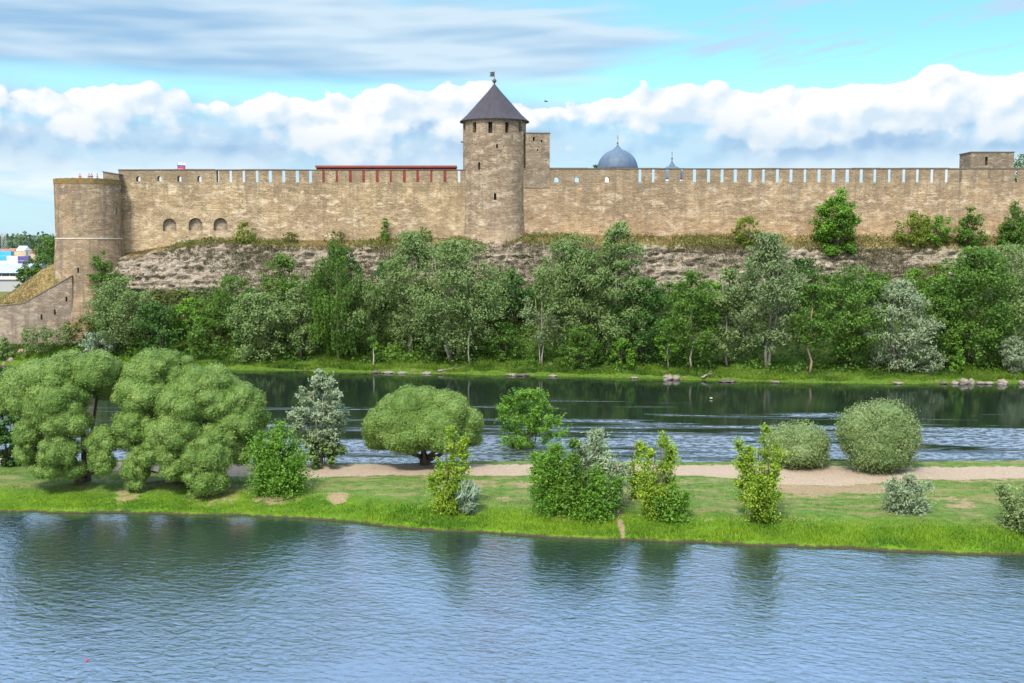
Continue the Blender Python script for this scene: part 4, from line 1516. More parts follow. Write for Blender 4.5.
def tree(name, label, cat, px, Y, z, top_py, width, kind='round', mat='mid', cb=0.15, leaf=0.5, wd=0.55, dens=1.0, seed=0, stems=1, bark=None, lean=0.0,
         up=0.0, droop=0.0, group=None, cl=None, depth=None, base=None, rc=None, r0=None, flat=0.7, shoot=0.62, upw=0.0, irr=0.40, leaders=0):
    rng = np.random.default_rng(seed + int(px * 7))
    s = Y / F
    X = X_of(px, Y)
    H = Z_of(top_py, Y) - z
    Wm = width * s
    root = thing(name, (X, Y, z), label, cat, group)
    D = depth if depth else Wm
    n_cl = int((cl or np.clip(26 + Wm * (H * (1 - cb)) * 0.36, 40, 120)) * 1.15)
    # clump centres
    uu = rng.uniform(0, 1, n_cl * 6)
    keep = rng.uniform(0, 1, n_cl * 6) < env(kind, uu) + 0.05
    uu = uu[keep][:n_cl]
    n_cl = len(uu)
    ang = np.arange(n_cl) * 2.39996 + rng.uniform(0, 1, n_cl)
    ir = 1.08 - irr * 0.5 + irr * vnoise(np.stack([np.cos(ang) * 1.2 + 5, np.sin(ang) * 1.2 + 5, uu * 4.0], 1), seed + 3)
    if leaders:
        # several leading shoots of different height, each with its own tapering side growth
        la = (np.arange(leaders) % 2) * math.pi + rng.uniform(-0.75, 0.75, leaders) + np.where(rng.uniform(0, 1, leaders) < 0.25, 1.57, 0.0)
        lh = np.where(np.arange(leaders) == 0, 1.0, rng.uniform(0.52, 0.93, leaders))
        lr = np.where(np.arange(leaders) == 0, 0.10, rng.uniform(0.40, 1.0, leaders))
        wl = lh ** 1.3
        ld = rng.choice(leaders, n_cl, p=wl / wl.sum())
        uu = rng.uniform(0.04, 1.0, n_cl) ** 0.85
    rcl = (rc or 0.155) * min(Wm, H) * rng.uniform(0.65, 1.25, n_cl)
    rr = env(kind, uu) * ir * np.sqrt(rng.uniform(0.12, 1.0, n_cl))
    hz = H * (cb + (1 - cb) * uu)
    lean_x = lean * hz
    cx = np.cos(ang) * np.maximum(rr * Wm / 2 - rcl * 0.5, 0) + lean_x
    cy = np.sin(ang) * np.maximum(rr * D / 2 - rcl * 0.5, 0)
    cz = np.minimum(hz, H - rcl * 0.55)
    if leaders:
        rcl = rcl * (1.15 - 0.55 * uu)
        sd = Wm * 0.27 * (1.12 - uu) * rng.uniform(0.1, 1.0, n_cl) ** 0.6
        cx = np.cos(la[ld]) * lr[ld] * Wm * 0.5 * uu ** 0.8 + np.cos(ang) * sd
        cy = np.sin(la[ld]) * lr[ld] * D * 0.5 * uu ** 0.8 + np.sin(ang) * sd
        cz = np.maximum(uu * lh[ld] * H - rcl * 0.3, 0.12)
        lean_x = np.zeros(n_cl)
    Cc = np.stack([cx, cy, cz], 1)
    ctint = rng.uniform(0.1, 0.9, n_cl)
    # leaves
    total = dens * 1.45 * width * (H / s) * (1 - cb * 0.7) * (0.5 / leaf) * (0.55 / wd) ** 0.6
    total = int(np.clip(total * (1.2 if Y > 150 else 1.0), 900, 24000))
    wgt = rcl ** 2
    cnt = np.maximum(8, (total * wgt / wgt.sum()).astype(int))
    idx = np.repeat(np.arange(n_cl), cnt)
    n = len(idx)
    d = unit(rng.normal(size=(n, 3)))
    low = d[:, 2] < -0.25
    d[low, 2] *= rng.choice([-1, 1], low.sum(), p=[0.55, 0.45])
    rad_ = rng.uniform(0.25, 1.0, n) ** 0.5
    bump_ = 0.75 + 0.5 * vnoise(d * 2.2 + idx[:, None] * 3.1, 4)
    p = Cc[idx] + d * (rad_ * bump_ * rcl[idx])[:, None] * np.array([1, 1, flat])
    # shoots: leaves strung along twigs that grow outwards and upwards from each clump
    NT_ = 7
    tw = rng.integers(0, NT_, n)
    ax0 = np.stack([lean_x, np.zeros(n_cl), np.full(n_cl, H * (cb + (1 - cb) * 0.30))], 1)
    outw = unit(Cc - ax0)
    tdir = unit(outw[:, None, :] * 0.75 + np.array([0, 0, 0.35 + upw]) + rng.normal(size=(n_cl, NT_, 3)) * 0.55)
    tlen = rcl[:, None] * rng.uniform(0.9, 1.9, (n_cl, NT_)) * (1.45 if leaders else 1.0)
    td = tdir[idx, tw]
    tt = rng.uniform(-0.35, 1.0, n)
    pt = Cc[idx] + td * (tt * tlen[idx, tw])[:, None] + rng.normal(size=(n, 3)) * (rcl[idx] * (0.20 - 0.10 * np.clip(tt, 0, 1)))[:, None]
    on = rng.uniform(0, 1, n) < (0.72 if leaders else shoot)
    if leaders:
        p = Cc[idx] + rng.normal(size=(n, 3)) * (rcl[idx] * 0.95)[:, None]
    p = np.where(on[:, None], pt, p)
    p[:, 2] = np.minimum(p[:, 2], H * rng.uniform(0.97, 1.02, n))
    p[:, 2] = np.maximum(p[:, 2], 0.05)
    axis = None
    axw = 0
    if droop:
        t = rng.uniform(0, 1, n)
        # leaves hang in strands below each clump
        st = np.floor(rng.uniform(0, 9, n))
        sa = st * 0.698 + idx
        p = Cc[idx] + np.stack([np.cos(sa) * rcl[idx] * 0.8, np.sin(sa) * rcl[idx] * 0.8, np.zeros(n)], 1) + rng.normal(size=(n, 3)) * 0.16
        p[:, 2] -= t * droop * H * (0.5 + 0.5 * vnoise(np.stack([st, idx, idx * 0], 1) * 1.7, 5)) - 0.2 * rcl[idx]
        p[:, 2] = np.maximum(p[:, 2], 0.4)
        axis = np.array([[0.05, 0, -1.0]])
        axw = 0.72
    if up:
        axis = unit(np.array([[0.35 + lean * 2, 0, 1.0]]))
        axis = unit(axis + 0.35 * d + 0.5 * td)
        axw = up
    tint = np.clip(0.5 * ctint[idx] + 0.5 * rng.uniform(0, 1, n), 0, 1)
    v, f = leaf_quads(rng, p, d * 0.9 + np.array([0, -0.12, 0.35]), leaf, wd, axis, axw)
    mb = MB()
    limb_mesh(mb, rng, H, cb, Wm, kind, stems, r0 or max(0.06, H * 0.016), lean, Cc)
    mb.build('trunk', bark or M_bark, root, smooth=True)
    np_mesh('crown', v, f, LEAF[mat], root, {'tint': ('FACE', 'FLOAT', tint)})
    return root


def ball_willow(label, px, Yb, zb, lobes, mat='willow', seed=0, dens=95, leaf=0.16, group=None, stems=5, name='willow_tree', sub=1.75, subn=1.25, bumpa=0.20, fuzz=0.06):
    """lobes: (px, py, half width px, half height px, forward m): cushions of very fine foliage, each knobbly with smaller cushions"""
    rng = np.random.default_rng(seed)
    X0 = X_of(px, Yb)
    root = thing(name, (X0, Yb, zb), label, 'tree', group)
    big = []
    for (a, b, rx, rz, fw) in lobes:
        Y = Yb - fw
        s = Y / F
        big.append((np.array([X_of(a, Y) - X0, -fw, Z_of(b, Y) - zb]), np.array([rx * s, (rx * 0.55 + rz * 0.45) * s, rz * s])))
    L = []
    for c, r in big:
        if subn == 0:
            L.append((c, r, rng.uniform(0.2, 0.8)))
            continue
        r = r * 0.90
        L.append((c, r * 0.78, 0.0))
        rs = min(sub, 0.50 * float(r.min()) + 0.12)
        n = int(np.clip(subn * 2.6 * (r[0] * r[1] * r[2]) ** (2 / 3) / rs ** 2, 5, 60))
        i = np.arange(n) + 0.5
        zc = 1 - 1.62 * i / n
        ang = i * 2.39996 + rng.uniform(0, 6.28)
        q = np.sqrt(np.maximum(0, 1 - zc ** 2))
        for k in range(n):
            dd = np.array([math.cos(ang[k]) * q[k], math.sin(ang[k]) * q[k], zc[k]])
            dd = dd + rng.normal(size=3) * 0.10
            dd /= np.linalg.norm(dd)
            rr = rs * rng.uniform(0.55, 1.3)
            cc = c + dd * (r - rr * 0.72)
            L.append((cc, np.array([rr * 1.05, rr * 1.05, rr * 0.92]), rng.uniform(0, 1)))
    CC = np.array([l[0] for l in L])
    RR = np.array([l[1] for l in L])
    V, Fq, T = [], [], []
    k = 0
    na, nb = 20, 11
    th = np.linspace(0, 2 * math.pi, na, endpoint=False)
    ph = np.linspace(-math.pi / 2, math.pi / 2, nb)
    TH, PH = np.meshgrid(th, ph, indexing='ij')
    dd0 = np.stack([np.cos(TH) * np.cos(PH), np.sin(TH) * np.cos(PH), np.sin(PH)], -1).reshape(-1, 3)
    ii, jj = np.meshgrid(np.arange(na), np.arange(nb - 1), indexing='ij')
    f0 = np.stack([(ii * nb + jj).ravel(), (((ii + 1) % na) * nb + jj).ravel(), (((ii + 1) % na) * nb + jj + 1).ravel(), (ii * nb + jj + 1).ravel()], 1)
    for li, (c, r, tn) in enumerate(L):
        def surf(d, scale):
            q = d * r
            bl = np.abs(vnoise((q + c) * 1.9, seed) - 0.5) * 2
            b2 = vnoise((q + c) * 4.5, seed + 5) - 0.5
            return c + q * (scale + ((0.5 - bl) * bumpa + b2 * bumpa * 0.8) / max(0.6, float(r.mean())))[:, None]
        core = surf(dd0, 0.90)
        V.append(core)
        Fq.append(f0 + k)
        T.append(np.full(len(f0), 0.2))
        k += len(core)
        area = 4 * math.pi * (((r[0] * r[1]) ** 1.6 + (r[0] * r[2]) ** 1.6 + (r[1] * r[2]) ** 1.6) / 3) ** (1 / 1.6)
        d = unit(rng.normal(size=(int(area * dens), 3)))
        p = surf(d, 0.99)
        near_ = np.where((np.abs(CC - c) < (RR + r)).all(1))[0]
        inside = np.zeros(len(p), bool)
        for lj in near_:
            if lj != li:
                inside |= (((p - CC[lj]) / (RR[lj] * 0.93)) ** 2).sum(1) < 1
        p, d = p[~inside], d[~inside]
        n = len(p)
        if not n:
            continue
        nr = unit(d / r)
        p = p + nr * (np.abs(rng.normal(size=(n, 1))) * fuzz * (0.5 + 1.2 * vnoise(p * 1.3, seed + 3))[:, None])
        side = unit(np.cross(nr, rng.normal(size=(n, 3))))
        v, f = leaf_quads(rng, p, side * 0.5 + nr * 0.75, leaf, 0.42, unit(nr + np.array([[0, 0, 0.5]])), 0.6, rnd=0.55)
        V.append(v)
        Fq.append(f + k)
        T.append(np.clip(0.35 * rng.uniform(0, 1, n) + 0.35 * vnoise(p * 0.5, seed + 30) + 0.3 * tn, 0, 1))
        k += len(v)
    mb = MB()
    for s in range(stems):
        li = s % len(big)
        c, r = big[li]
        a = rng.uniform(0, 6.28)
        b = np.array([math.cos(a) * 0.35, math.sin(a) * 0.35, -0.3])
        m_ = b * 0.55 + c * 0.45 + np.array([0, 0, -0.12 * abs(c[2])])
        rr = 0.26 if len(big) > 6 else 0.2
        mb.tube([tuple(b), tuple(b * 0.8 + m_ * 0.2 + np.array([0, 0, 0.3])), tuple(m_), tuple(c)], [rr * 1.3, rr, rr * 0.7, rr * 0.35], 8)
    for li, (c, r) in enumerate(big):
        if li >= stems:
            m_ = c * np.array([0.45, 0.45, 0.42])
            mb.tube([(0.0, 0.0, 0.5), tuple(m_), tuple(c)], [0.17, 0.12, 0.05], 7)
    mb.build('trunk', M_bark, root, smooth=True)
    np_mesh('crown', np.concatenate(V), np.concatenate(Fq), LEAF[mat], root, {'tint': ('FACE', 'FLOAT', np.concatenate(T))})
    return root


def G(px, py):
    p = ground(px, py)
    return p.y, p.z


# --- trees and shrubs on the spit
y, z = G(84, 481)
ball_willow('broad ball willow of heaped green cushions at the left edge of the spit', 84, y, z, [
    (84, 372, 42, 24, 0.5), (52, 384, 40, 27, 1.8), (22, 388, 22, 24, 1.0), (103, 380, 24, 26, -1.0), (60, 401, 34, 26, 3.0), (12, 401, 14, 18, 0.5), (33, 398, 22, 20, 2.4),
    (45, 417, 19, 18, 3.4), (66, 424, 24, 17, 4.0), (30, 436, 14, 20, 3.4), (59, 451, 20, 21, 4.2), (102, 442, 16, 16, 3.6), (103, 463, 13, 17, 3.8), (28, 455, 12, 14, 3.2), (48, 470, 18, 11, 3.8), (83, 421, 12, 10, 2.4), (74, 470, 14, 10, 3.4)], seed=3, stems=8)
y, z = G(190, 479)
ball_willow('largest ball willow of heaped pale cushions, right of the broad one', 190, y, z, [
    (165, 372, 38, 24, 0.0), (150, 376, 24, 22, 1.0), (205, 384, 37, 21, 0.6), (143, 398, 28, 24, 2.6), (194, 404, 36, 26, 3.0), (240, 404, 27, 27, 0.8), (255, 416, 15, 22, 0.4), (226, 407, 22, 17, 2.6), (137, 425, 23, 20, 3.4), (232, 424, 28, 22, 2.2),
    (176, 433, 30, 21, 4.2), (219, 436, 20, 16, 3.6), (249, 436, 15, 20, 1.4), (129, 440, 14, 16, 3.2), (160, 452, 26, 16, 4.4), (206, 455, 27, 22, 5.0), (206, 478, 22, 20, 5.4), (176, 470, 18, 14, 4.8), (137, 468, 14, 17, 4.0), (136, 484, 9, 8, 4.2), (237, 452, 18, 16, 2.4), (195, 495, 9, 6, 5.2)], seed=8, stems=9)
y, z = G(425, 464)
ball_willow('single dome shaped ball willow by the river, right of the silver poplar', 425, y, z, [
    (424, 420, 52, 34, 0.0), (398, 424, 33, 27, 1.2), (446, 421, 36, 31, 1.8), (415, 411, 34, 25, 1.0), (424, 432, 46, 26, 1.6), (461, 431, 23, 25, 0.6), (382, 435, 18, 21, 0.4), (404, 437, 26, 19, 2.4), (441, 436, 28, 20, 3.0)], seed=15, stems=6, sub=1.6, dens=100)
y, z = G(798, 465)
ball_willow('smaller of the two rounded willow bushes right of the path bend', 798, y, z, [(799, 442, 26, 19, 0), (783, 443, 15, 17, 0.5), (814, 446, 14, 16, 0.4), (800, 452, 24, 15, 1.0), (788, 454, 15, 12, 1.2), (812, 455, 13, 11, 0.9)], 'willowgrey', seed=21, stems=4, dens=80, leaf=0.2, subn=0, bumpa=0.3, fuzz=0.20)
y, z = G(877, 468)
ball_willow('larger of the two rounded willow bushes right of the path bend', 877, y, z, [(877, 432, 38, 27, 0), (859, 430, 21, 22, 0.8), (896, 438, 20, 20, 0.8), (876, 446, 29, 19, 1.2), (884, 421, 24, 18, 0.6), (868, 455, 20, 14, 1.6), (893, 453, 19, 15, 1.4), (880, 458, 22, 12, 2.0)], 'willowgrey', seed=24, stems=5, dens=80, leaf=0.21, subn=0, bumpa=0.34, fuzz=0.22)


def spit_tree(name, label, cat, px, base_py, top_py, width, **kw):
    y, z = G(px, base_py)
    return tree(name, label, cat, px, y, z, top_py, width, **kw)


spit_tree('shrub', 'bright green leafy shrub at the right foot of the largest ball willow', 'shrub', 277, 492, 421, 68, kind='egg', mat='bright', cb=0.02, leaf=0.22, wd=0.6, seed=1, stems=4, dens=2.0, leaders=7, cl=110, upw=0.5)
spit_tree('poplar_tree', 'silvery young poplar on the river edge left of the dome willow', 'tree', 321, 465, 369, 56, kind='egg', mat='pale', cb=0.10, leaf=0.22, wd=0.6, seed=2, stems=2, bark=M_barkgrey, dens=1.6, rc=0.11, cl=110, irr=0.7)
spit_tree('shrub', 'dark green bush under the silvery young poplar', 'shrub', 322, 466, 428, 46, kind='round', mat='grey', cb=0.0, leaf=0.3, seed=5, stems=3, dens=1.4)
spit_tree('sapling', 'yellow green sapling in front of the dome willow', 'sapling', 449, 511, 427, 44, kind='egg', mat='yellow', upw=0.6, cb=0.06, leaf=0.19, wd=0.6, seed=6, stems=3, dens=1.3, rc=0.1, cl=60, leaders=4)
spit_tree('shrub', 'spiky blue green clump at the foot of the yellow sapling', 'shrub', 467, 513, 483, 27, kind='vase', mat='blue', cb=0.0, leaf=0.75, wd=0.14, seed=7, stems=3, up=0.8, dens=1.3)
spit_tree('small_tree', 'small light green tree leaning over the path right of the dome willow', 'tree', 527, 459, 389, 66, kind='round', mat='bright', cb=0.16, leaf=0.25, wd=0.6, seed=8, stems=2, dens=1.2, lean=0.02, rc=0.12, cl=64, irr=0.8)
spit_tree('shrub', 'green shrub forming the left part of the mid spit thicket', 'shrub', 553, 512, 442, 44, kind='egg', mat='bright', cb=0.02, leaf=0.22, wd=0.5, seed=9, stems=4, dens=2.2, leaders=6, cl=110, upw=0.5)
spit_tree('shrub', 'grey silver willow shrub at the top of the mid spit thicket', 'shrub', 594, 506, 431, 62, kind='vase', mat='pale', cb=0.05, leaf=0.45, wd=0.2, seed=10, stems=5, up=0.6, dens=2.6, leaders=7, cl=110)
spit_tree('shrub', 'glossy green shrub in front of the silver willow shrub', 'shrub', 592, 516, 464, 56, kind='round', mat='bright', cb=0.0, leaf=0.23, wd=0.55, seed=11, stems=5, dens=2.0, leaders=6, cl=110, upw=0.2)
spit_tree('shrub', 'dark leafy upright stem bush in the middle of the mid spit thicket', 'shrub', 573, 514, 440, 30, kind='column', mat='mid', cb=0.02, leaf=0.27, seed=12, stems=3, dens=1.4, leaders=4, cl=55, upw=0.5)
spit_tree('sapling', 'pointed yellow green sapling right of the footpath down to the water', 'sapling', 661, 516, 431, 50, kind='cone', mat='yellow', upw=0.7, irr=1.0, cb=0.02, leaf=0.19, wd=0.6, seed=13, stems=4, dens=1.5, rc=0.1, cl=75, leaders=4)
spit_tree('sapling', 'thin yellow green sapling between the thicket and the pointed sapling', 'sapling', 637, 497, 438, 30, kind='egg', mat='yellow', upw=0.6, cb=0.2, leaf=0.19, wd=0.6, seed=14, stems=2, dens=1.1, rc=0.12, cl=36, leaders=3)
spit_tree('shrub', 'low bright green shrub at the foot of the pointed sapling', 'shrub', 670, 518, 484, 38, kind='round', mat='bright', cb=0.0, leaf=0.25, seed=15, stems=4, dens=1.9, leaders=6, cl=110)
spit_tree('sapling', 'tall narrow yellow green sapling left of the rounded willow bushes', 'sapling', 762, 520, 425, 54, kind='cone', mat='yellow', upw=0.7, irr=1.0, cb=0.0, leaf=0.19, wd=0.62, seed=16, stems=4, dens=1.7, rc=0.1, cl=105, leaders=5)
spit_tree('shrub', 'low silver blue shrub alone on the grass at right', 'shrub', 906, 511, 475, 48, kind='round', mat='pale', cb=0.0, leaf=0.3, wd=0.26, seed=17, stems=6, up=0.5, dens=2.6, leaders=9, cl=120, rc=0.16)
spit_tree('shrub', 'green shrub cut by the right edge of the photo', 'shrub', 1024, 530, 486, 46, kind='round', mat='willowgrey', cb=0.0, leaf=0.24, wd=0.4, seed=18, stems=5, up=0.4, dens=1.9, leaders=8, cl=110)
spit_tree('small_tree', 'dark tree half hidden behind the broad ball willow', 'tree', 8, 466, 402, 44, kind='round', mat='dark', cb=0.05, leaf=0.35, seed=19, stems=3, dens=1.6)


# --- far bank
def ftree(name, label, cat, px, dY, top_py, width, base_abs=False, **kw):
    """dY: metres behind the far shoreline (or the absolute Y when base_abs)"""
    if base_abs:
        Y = dY
    else:
        X = X_of(px, 192.0)
        Y = float(np.interp(X, SHX, SHY)) + dY
    z = far_z(X_of(px, Y), Y)
    return tree(name, label, cat, px, Y, z, top_py, width * 1.1, **kw)


A = True
# back row on the slope
ftree('bush', 'rounded green bush growing on the rock at the foot of the corner tower', 'bush', 104, 211.3, 251, 30, A, kind='oval', mat='mid', cb=0.0, leaf=0.4, seed=40, stems=3)
ftree('tree', 'pale grey green rounded tree below the corner tower', 'tree', 119, 205.5, 277, 66, A, kind='round', mat='grey', cb=0.1, leaf=0.45, wd=0.45, seed=41, stems=2, dens=1.2)
ftree('bush', 'silvery bush in front of the pale tree below the corner tower', 'bush', 98, 203.2, 331, 34, A, kind='round', mat='blue', cb=0.0, leaf=0.4, seed=42, stems=3)
ftree('bush', 'grey green bush against the outer wall, wider of the two', 'bush', 38, 204.2, 324, 38, A, kind='egg', mat='grey', cb=0.0, leaf=0.4, wd=0.4, seed=43, stems=3)
ftree('bush', 'grey green bush against the outer wall, narrower of the two', 'bush', 64, 206.5, 324, 22, A, kind='oval', mat='grey', cb=0.0, leaf=0.4, wd=0.4, seed=44, stems=3)
ftree('conifer_sapling', 'small pointed dark green tree at the left edge by the outer wall', 'tree', 3, 203.0, 337, 20, A, kind='cone', mat='grey', cb=0.0, leaf=0.35, seed=45)
ftree('bush', 'olive green bush between the pale tree and the tower foot', 'bush', 84, 208.0, 316, 36, A, kind='round', mat='scrub', cb=0.0, leaf=0.4, seed=46, stems=3)
ftree('tree', 'dark green tree below the rock, second right of the corner tower', 'tree', 158, 203.0, 303, 44, A, kind='round', mat='dark', cb=0.05, leaf=0.45, seed=47, stems=2)
ftree('bush', 'yellow green bush on the slope under the rock, left one', 'bush', 170, 209.5, 291, 46, A, kind='round', mat='scrub', cb=0.0, leaf=0.4, seed=48, stems=3)
ftree('tree', 'bright green bushy tree between the dark tree and the broad trees', 'tree', 190, 205.0, 298, 38, A, kind='oval', mat='bright', cb=0.0, leaf=0.42, seed=49, stems=3)
ftree('tree', 'leafy green tree with its top over the left part of the rock', 'tree', 232, 206.0, 275, 52, A, kind='round', mat='mid', cb=0.05, leaf=0.45, seed=50, stems=2)
ftree('tree', 'pointed bright green tree standing above the broad grey trees', 'tree', 283, 206.0, 253, 44, A, kind='egg', mat='mid', cb=0.12, leaf=0.45, seed=51)
ftree('tree', 'broad dark grey green tree at the water, left of the birch', 'tree', 262, 5.5, 293, 72, kind='round', mat='grey', cb=0.05, leaf=0.5, wd=0.45, seed=52, stems=3, dens=1.2)
ftree('tree', 'grey green tree squeezed between the broad tree and the birch', 'tree', 303, 6.0, 280, 44, kind='oval', mat='grey', cb=0.05, leaf=0.45, wd=0.45, seed=53, stems=2)
ftree('tree', 'low dark tree behind the largest ball willow on the far bank', 'tree', 212, 7.0, 318, 56, kind='round', mat='mid', cb=0.0, leaf=0.45, seed=54, stems=3)
ftree('bush', 'small dark bush on the rock edge beside the birch top', 'bush', 347, 213.0, 247, 26, A, kind='round', mat='dark', cb=0.0, leaf=0.4, seed=55, stems=3)
ftree('birch_tree', 'tall weeping birch with white trunk and hanging green foliage', 'tree', 338, 6.0, 238, 56, kind='egg', mat='mid', cb=0.14, leaf=0.42, wd=0.4, seed=56, bark=M_birch, droop=0.20, dens=1.7, cl=70, rc=0.11, r0=0.18, lean=-0.015)
ftree('birch_tree', 'shorter weeping birch leaning right beside the tall one', 'tree', 356, 7.0, 268, 44, kind='round', mat='grey', cb=0.2, leaf=0.42, wd=0.4, seed=57, bark=M_birch, droop=0.18, dens=1.4, cl=44, rc=0.12, r0=0.2)
ftree('tree', 'dark tree in the gap between the birches and the willow', 'tree', 386, 208.0, 261, 34, A, kind='oval', mat='dark', cb=0.1, leaf=0.45, seed=58)
ftree('sapling', 'tiny sapling with pale trunk at the water beside the birches', 'sapling', 373.5, 3.4, 336, 14, kind='round', mat='bright', cb=0.55, leaf=0.35, seed=59, bark=M_birch, r0=0.13, cl=12)
ftree('willow_tree', 'feathery grey green willow with a thin raised top', 'tree', 408, 8.5, 232, 62, kind='oval', mat='grey', cb=0.12, leaf=0.55, wd=0.3, seed=60, up=0.4, stems=2, bark=M_barkgrey, dens=1.2, lean=0.03)
ftree('willow_tree', 'broad grey green willow with several pale forked trunks', 'tree', 452, 6.0, 240, 94, kind='round', mat='grey', cb=0.1, leaf=0.52, wd=0.38, seed=61, stems=4, bark=M_barkgrey, dens=1.25)
ftree('birch_tree', 'thin birch with straight white trunk at the right side of the broad willow', 'tree', 470, 4.0, 268, 34, kind='oval', mat='grey', cb=0.35, leaf=0.42, wd=0.5, seed=62, bark=M_birch, r0=0.13)
ftree('tree', 'dark green tree standing back in the gap below the tower', 'tree', 511, 204.0, 269, 46, A, kind='egg', mat='dark', cb=0.03, leaf=0.45, seed=63, stems=2)
ftree('tree', 'bright bush tree low in the gap below the tower', 'tree', 503, 7.5, 322, 40, kind='round', mat='mid', cb=0.0, leaf=0.42, seed=64, stems=3)
ftree('tree', 'thin pale olive tree with bare dead branches', 'tree', 542, 5.0, 286, 44, kind='vase', mat='olive', cb=0.3, leaf=0.4, wd=0.5, seed=65, bark=M_birch, dens=0.65, r0=0.14, cl=34, stems=2)
ftree('poplar_tree', 'grey green poplar with flat wind combed top, left of the tallest', 'tree', 573, 7.5, 234, 72, kind='vase', mat='grey', cb=0.12, leaf=0.6, wd=0.3, seed=66, up=0.55, stems=2, bark=M_barkgrey, dens=1.25, depth=12, lean=0.02)
ftree('poplar_tree', 'tallest narrow grey green poplar reaching the foot of the wall', 'tree', 617, 8.5, 221, 56, kind='column', mat='grey', cb=0.05, leaf=0.6, wd=0.3, seed=167, up=0.55, bark=M_barkgrey, dens=1.7, lean=0.01, cl=120)
ftree('tree', 'dark green tree right of the tallest poplar', 'tree', 643, 7.5, 279, 52, kind='round', mat='dark', cb=0.05, leaf=0.45, seed=68, stems=2, dens=1.2)
ftree('bush', 'bright green bush at the water under the tallest poplar', 'bush', 623, 3.2, 338, 26, kind='round', mat='bright', cb=0.0, leaf=0.36, seed=69, stems=3)
ftree('bush', 'blue green bush at the water under the flat topped poplar', 'bush', 580, 4.0, 325, 42, kind='round', mat='mid', cb=0.0, leaf=0.4, seed=70, stems=3)
ftree('birch_tree', 'light green birch with pale trunk under the chapel dome', 'tree', 692, 5.0, 270, 58, kind='oval', mat='mid', cb=0.12, leaf=0.42, wd=0.5, seed=71, bark=M_birch, r0=0.17, dens=1.1)
ftree('tree', 'young bright green tree left of the light green birch', 'tree', 668, 4.4, 316, 26, kind='egg', mat='bright', cb=0.2, leaf=0.38, seed=72, bark=M_barkgrey)
ftree('tree', 'mid green tree between the light birch and the pale olive willow', 'tree', 729, 7.5, 268, 48, kind='egg', mat='grey', cb=0.10, leaf=0.45, seed=73, stems=2, bark=M_barkgrey)
ftree('willow_tree', 'tall pale olive willow with feathery top on thin trunks', 'tree', 765, 6.5, 233, 64, kind='oval', mat='olive', cb=0.14, leaf=0.58, wd=0.3, seed=74, up=0.5, stems=2, bark=M_barkgrey, dens=1.3)
ftree('tree', 'dark rounded tree behind the pale olive willow', 'tree', 801, 207.0, 258, 44, A, kind='round', mat='dark', cb=0.08, leaf=0.45, seed=75)
ftree('small_tree', 'slim green tree on a bare pinkish trunk', 'tree', 810, 5.0, 284, 46, kind='round', mat='mid', cb=0.3, leaf=0.42, seed=76, bark=plain('pink bark', (0.30, 0.20, 0.15), 0.9, 0.2), r0=0.2, dens=0.9)
ftree('tree', 'full green tree left of the silver white willow', 'tree', 850, 7.5, 265, 66, kind='round', mat='mid', cb=0.08, leaf=0.46, seed=77, stems=2, dens=1.15)
ftree('willow_tree', 'silver white willow standing out among the green far bank trees', 'tree', 897, 6.0, 279, 66, kind='egg', mat='silver', cb=0.04, leaf=0.52, wd=0.34, seed=78, up=0.45, stems=3, bark=M_barkgrey, dens=1.35)
ftree('tree', 'light green tree peeping behind the silver white willow', 'tree', 916, 206.0, 269, 36, A, kind='oval', mat='bright', cb=0.05, leaf=0.42, seed=79)
ftree('bush', 'brown green bush on the rock foot above the silver willow', 'bush', 934, 211.2, 264, 32, A, kind='round', mat='scrub', cb=0.0, leaf=0.4, seed=80, stems=3)
ftree('tree', 'leafy green tree right of the silver white willow', 'tree', 938, 7.0, 296, 44, kind='oval', mat='mid', cb=0.03, leaf=0.42, seed=81, stems=2)
ftree('oak_tree', 'large full dark green broadleaf tree near the right edge', 'tree', 972, 9.0, 247, 78, kind='round', mat='mid', cb=0.08, leaf=0.5, seed=82, stems=2, dens=1.2)
ftree('tree', 'blue grey green tree behind the large broadleaf tree', 'tree', 1006, 206.0, 244, 60, A, kind='round', mat='grey', cb=0.08, leaf=0.48, wd=0.4, seed=83, stems=2)
ftree('tree', 'grey green tree cut by the right edge above the silver bush', 'tree', 1019, 7.0, 288, 56, kind='oval', mat='grey', cb=0.05, leaf=0.46, wd=0.45, seed=84, stems=2)
ftree('bush', 'silver leaved bush cut by the right edge at the water', 'bush', 1014, 3.8, 336, 34, kind='vase', mat='silver', cb=0.0, leaf=0.45, wd=0.3, seed=85, up=0.5, stems=3)
ftree('bush', 'small silver leaved bush right of the silver white willow', 'bush', 931, 3.8, 349, 28, kind='vase', mat='silver', cb=0.0, leaf=0.42, wd=0.3, seed=86, up=0.5, stems=3)
ftree('sapling', 'light green pointed sapling on the far shore grass', 'sapling', 957, 4.0, 333, 18, kind='cone', mat='bright', cb=0.0, leaf=0.36, seed=87)

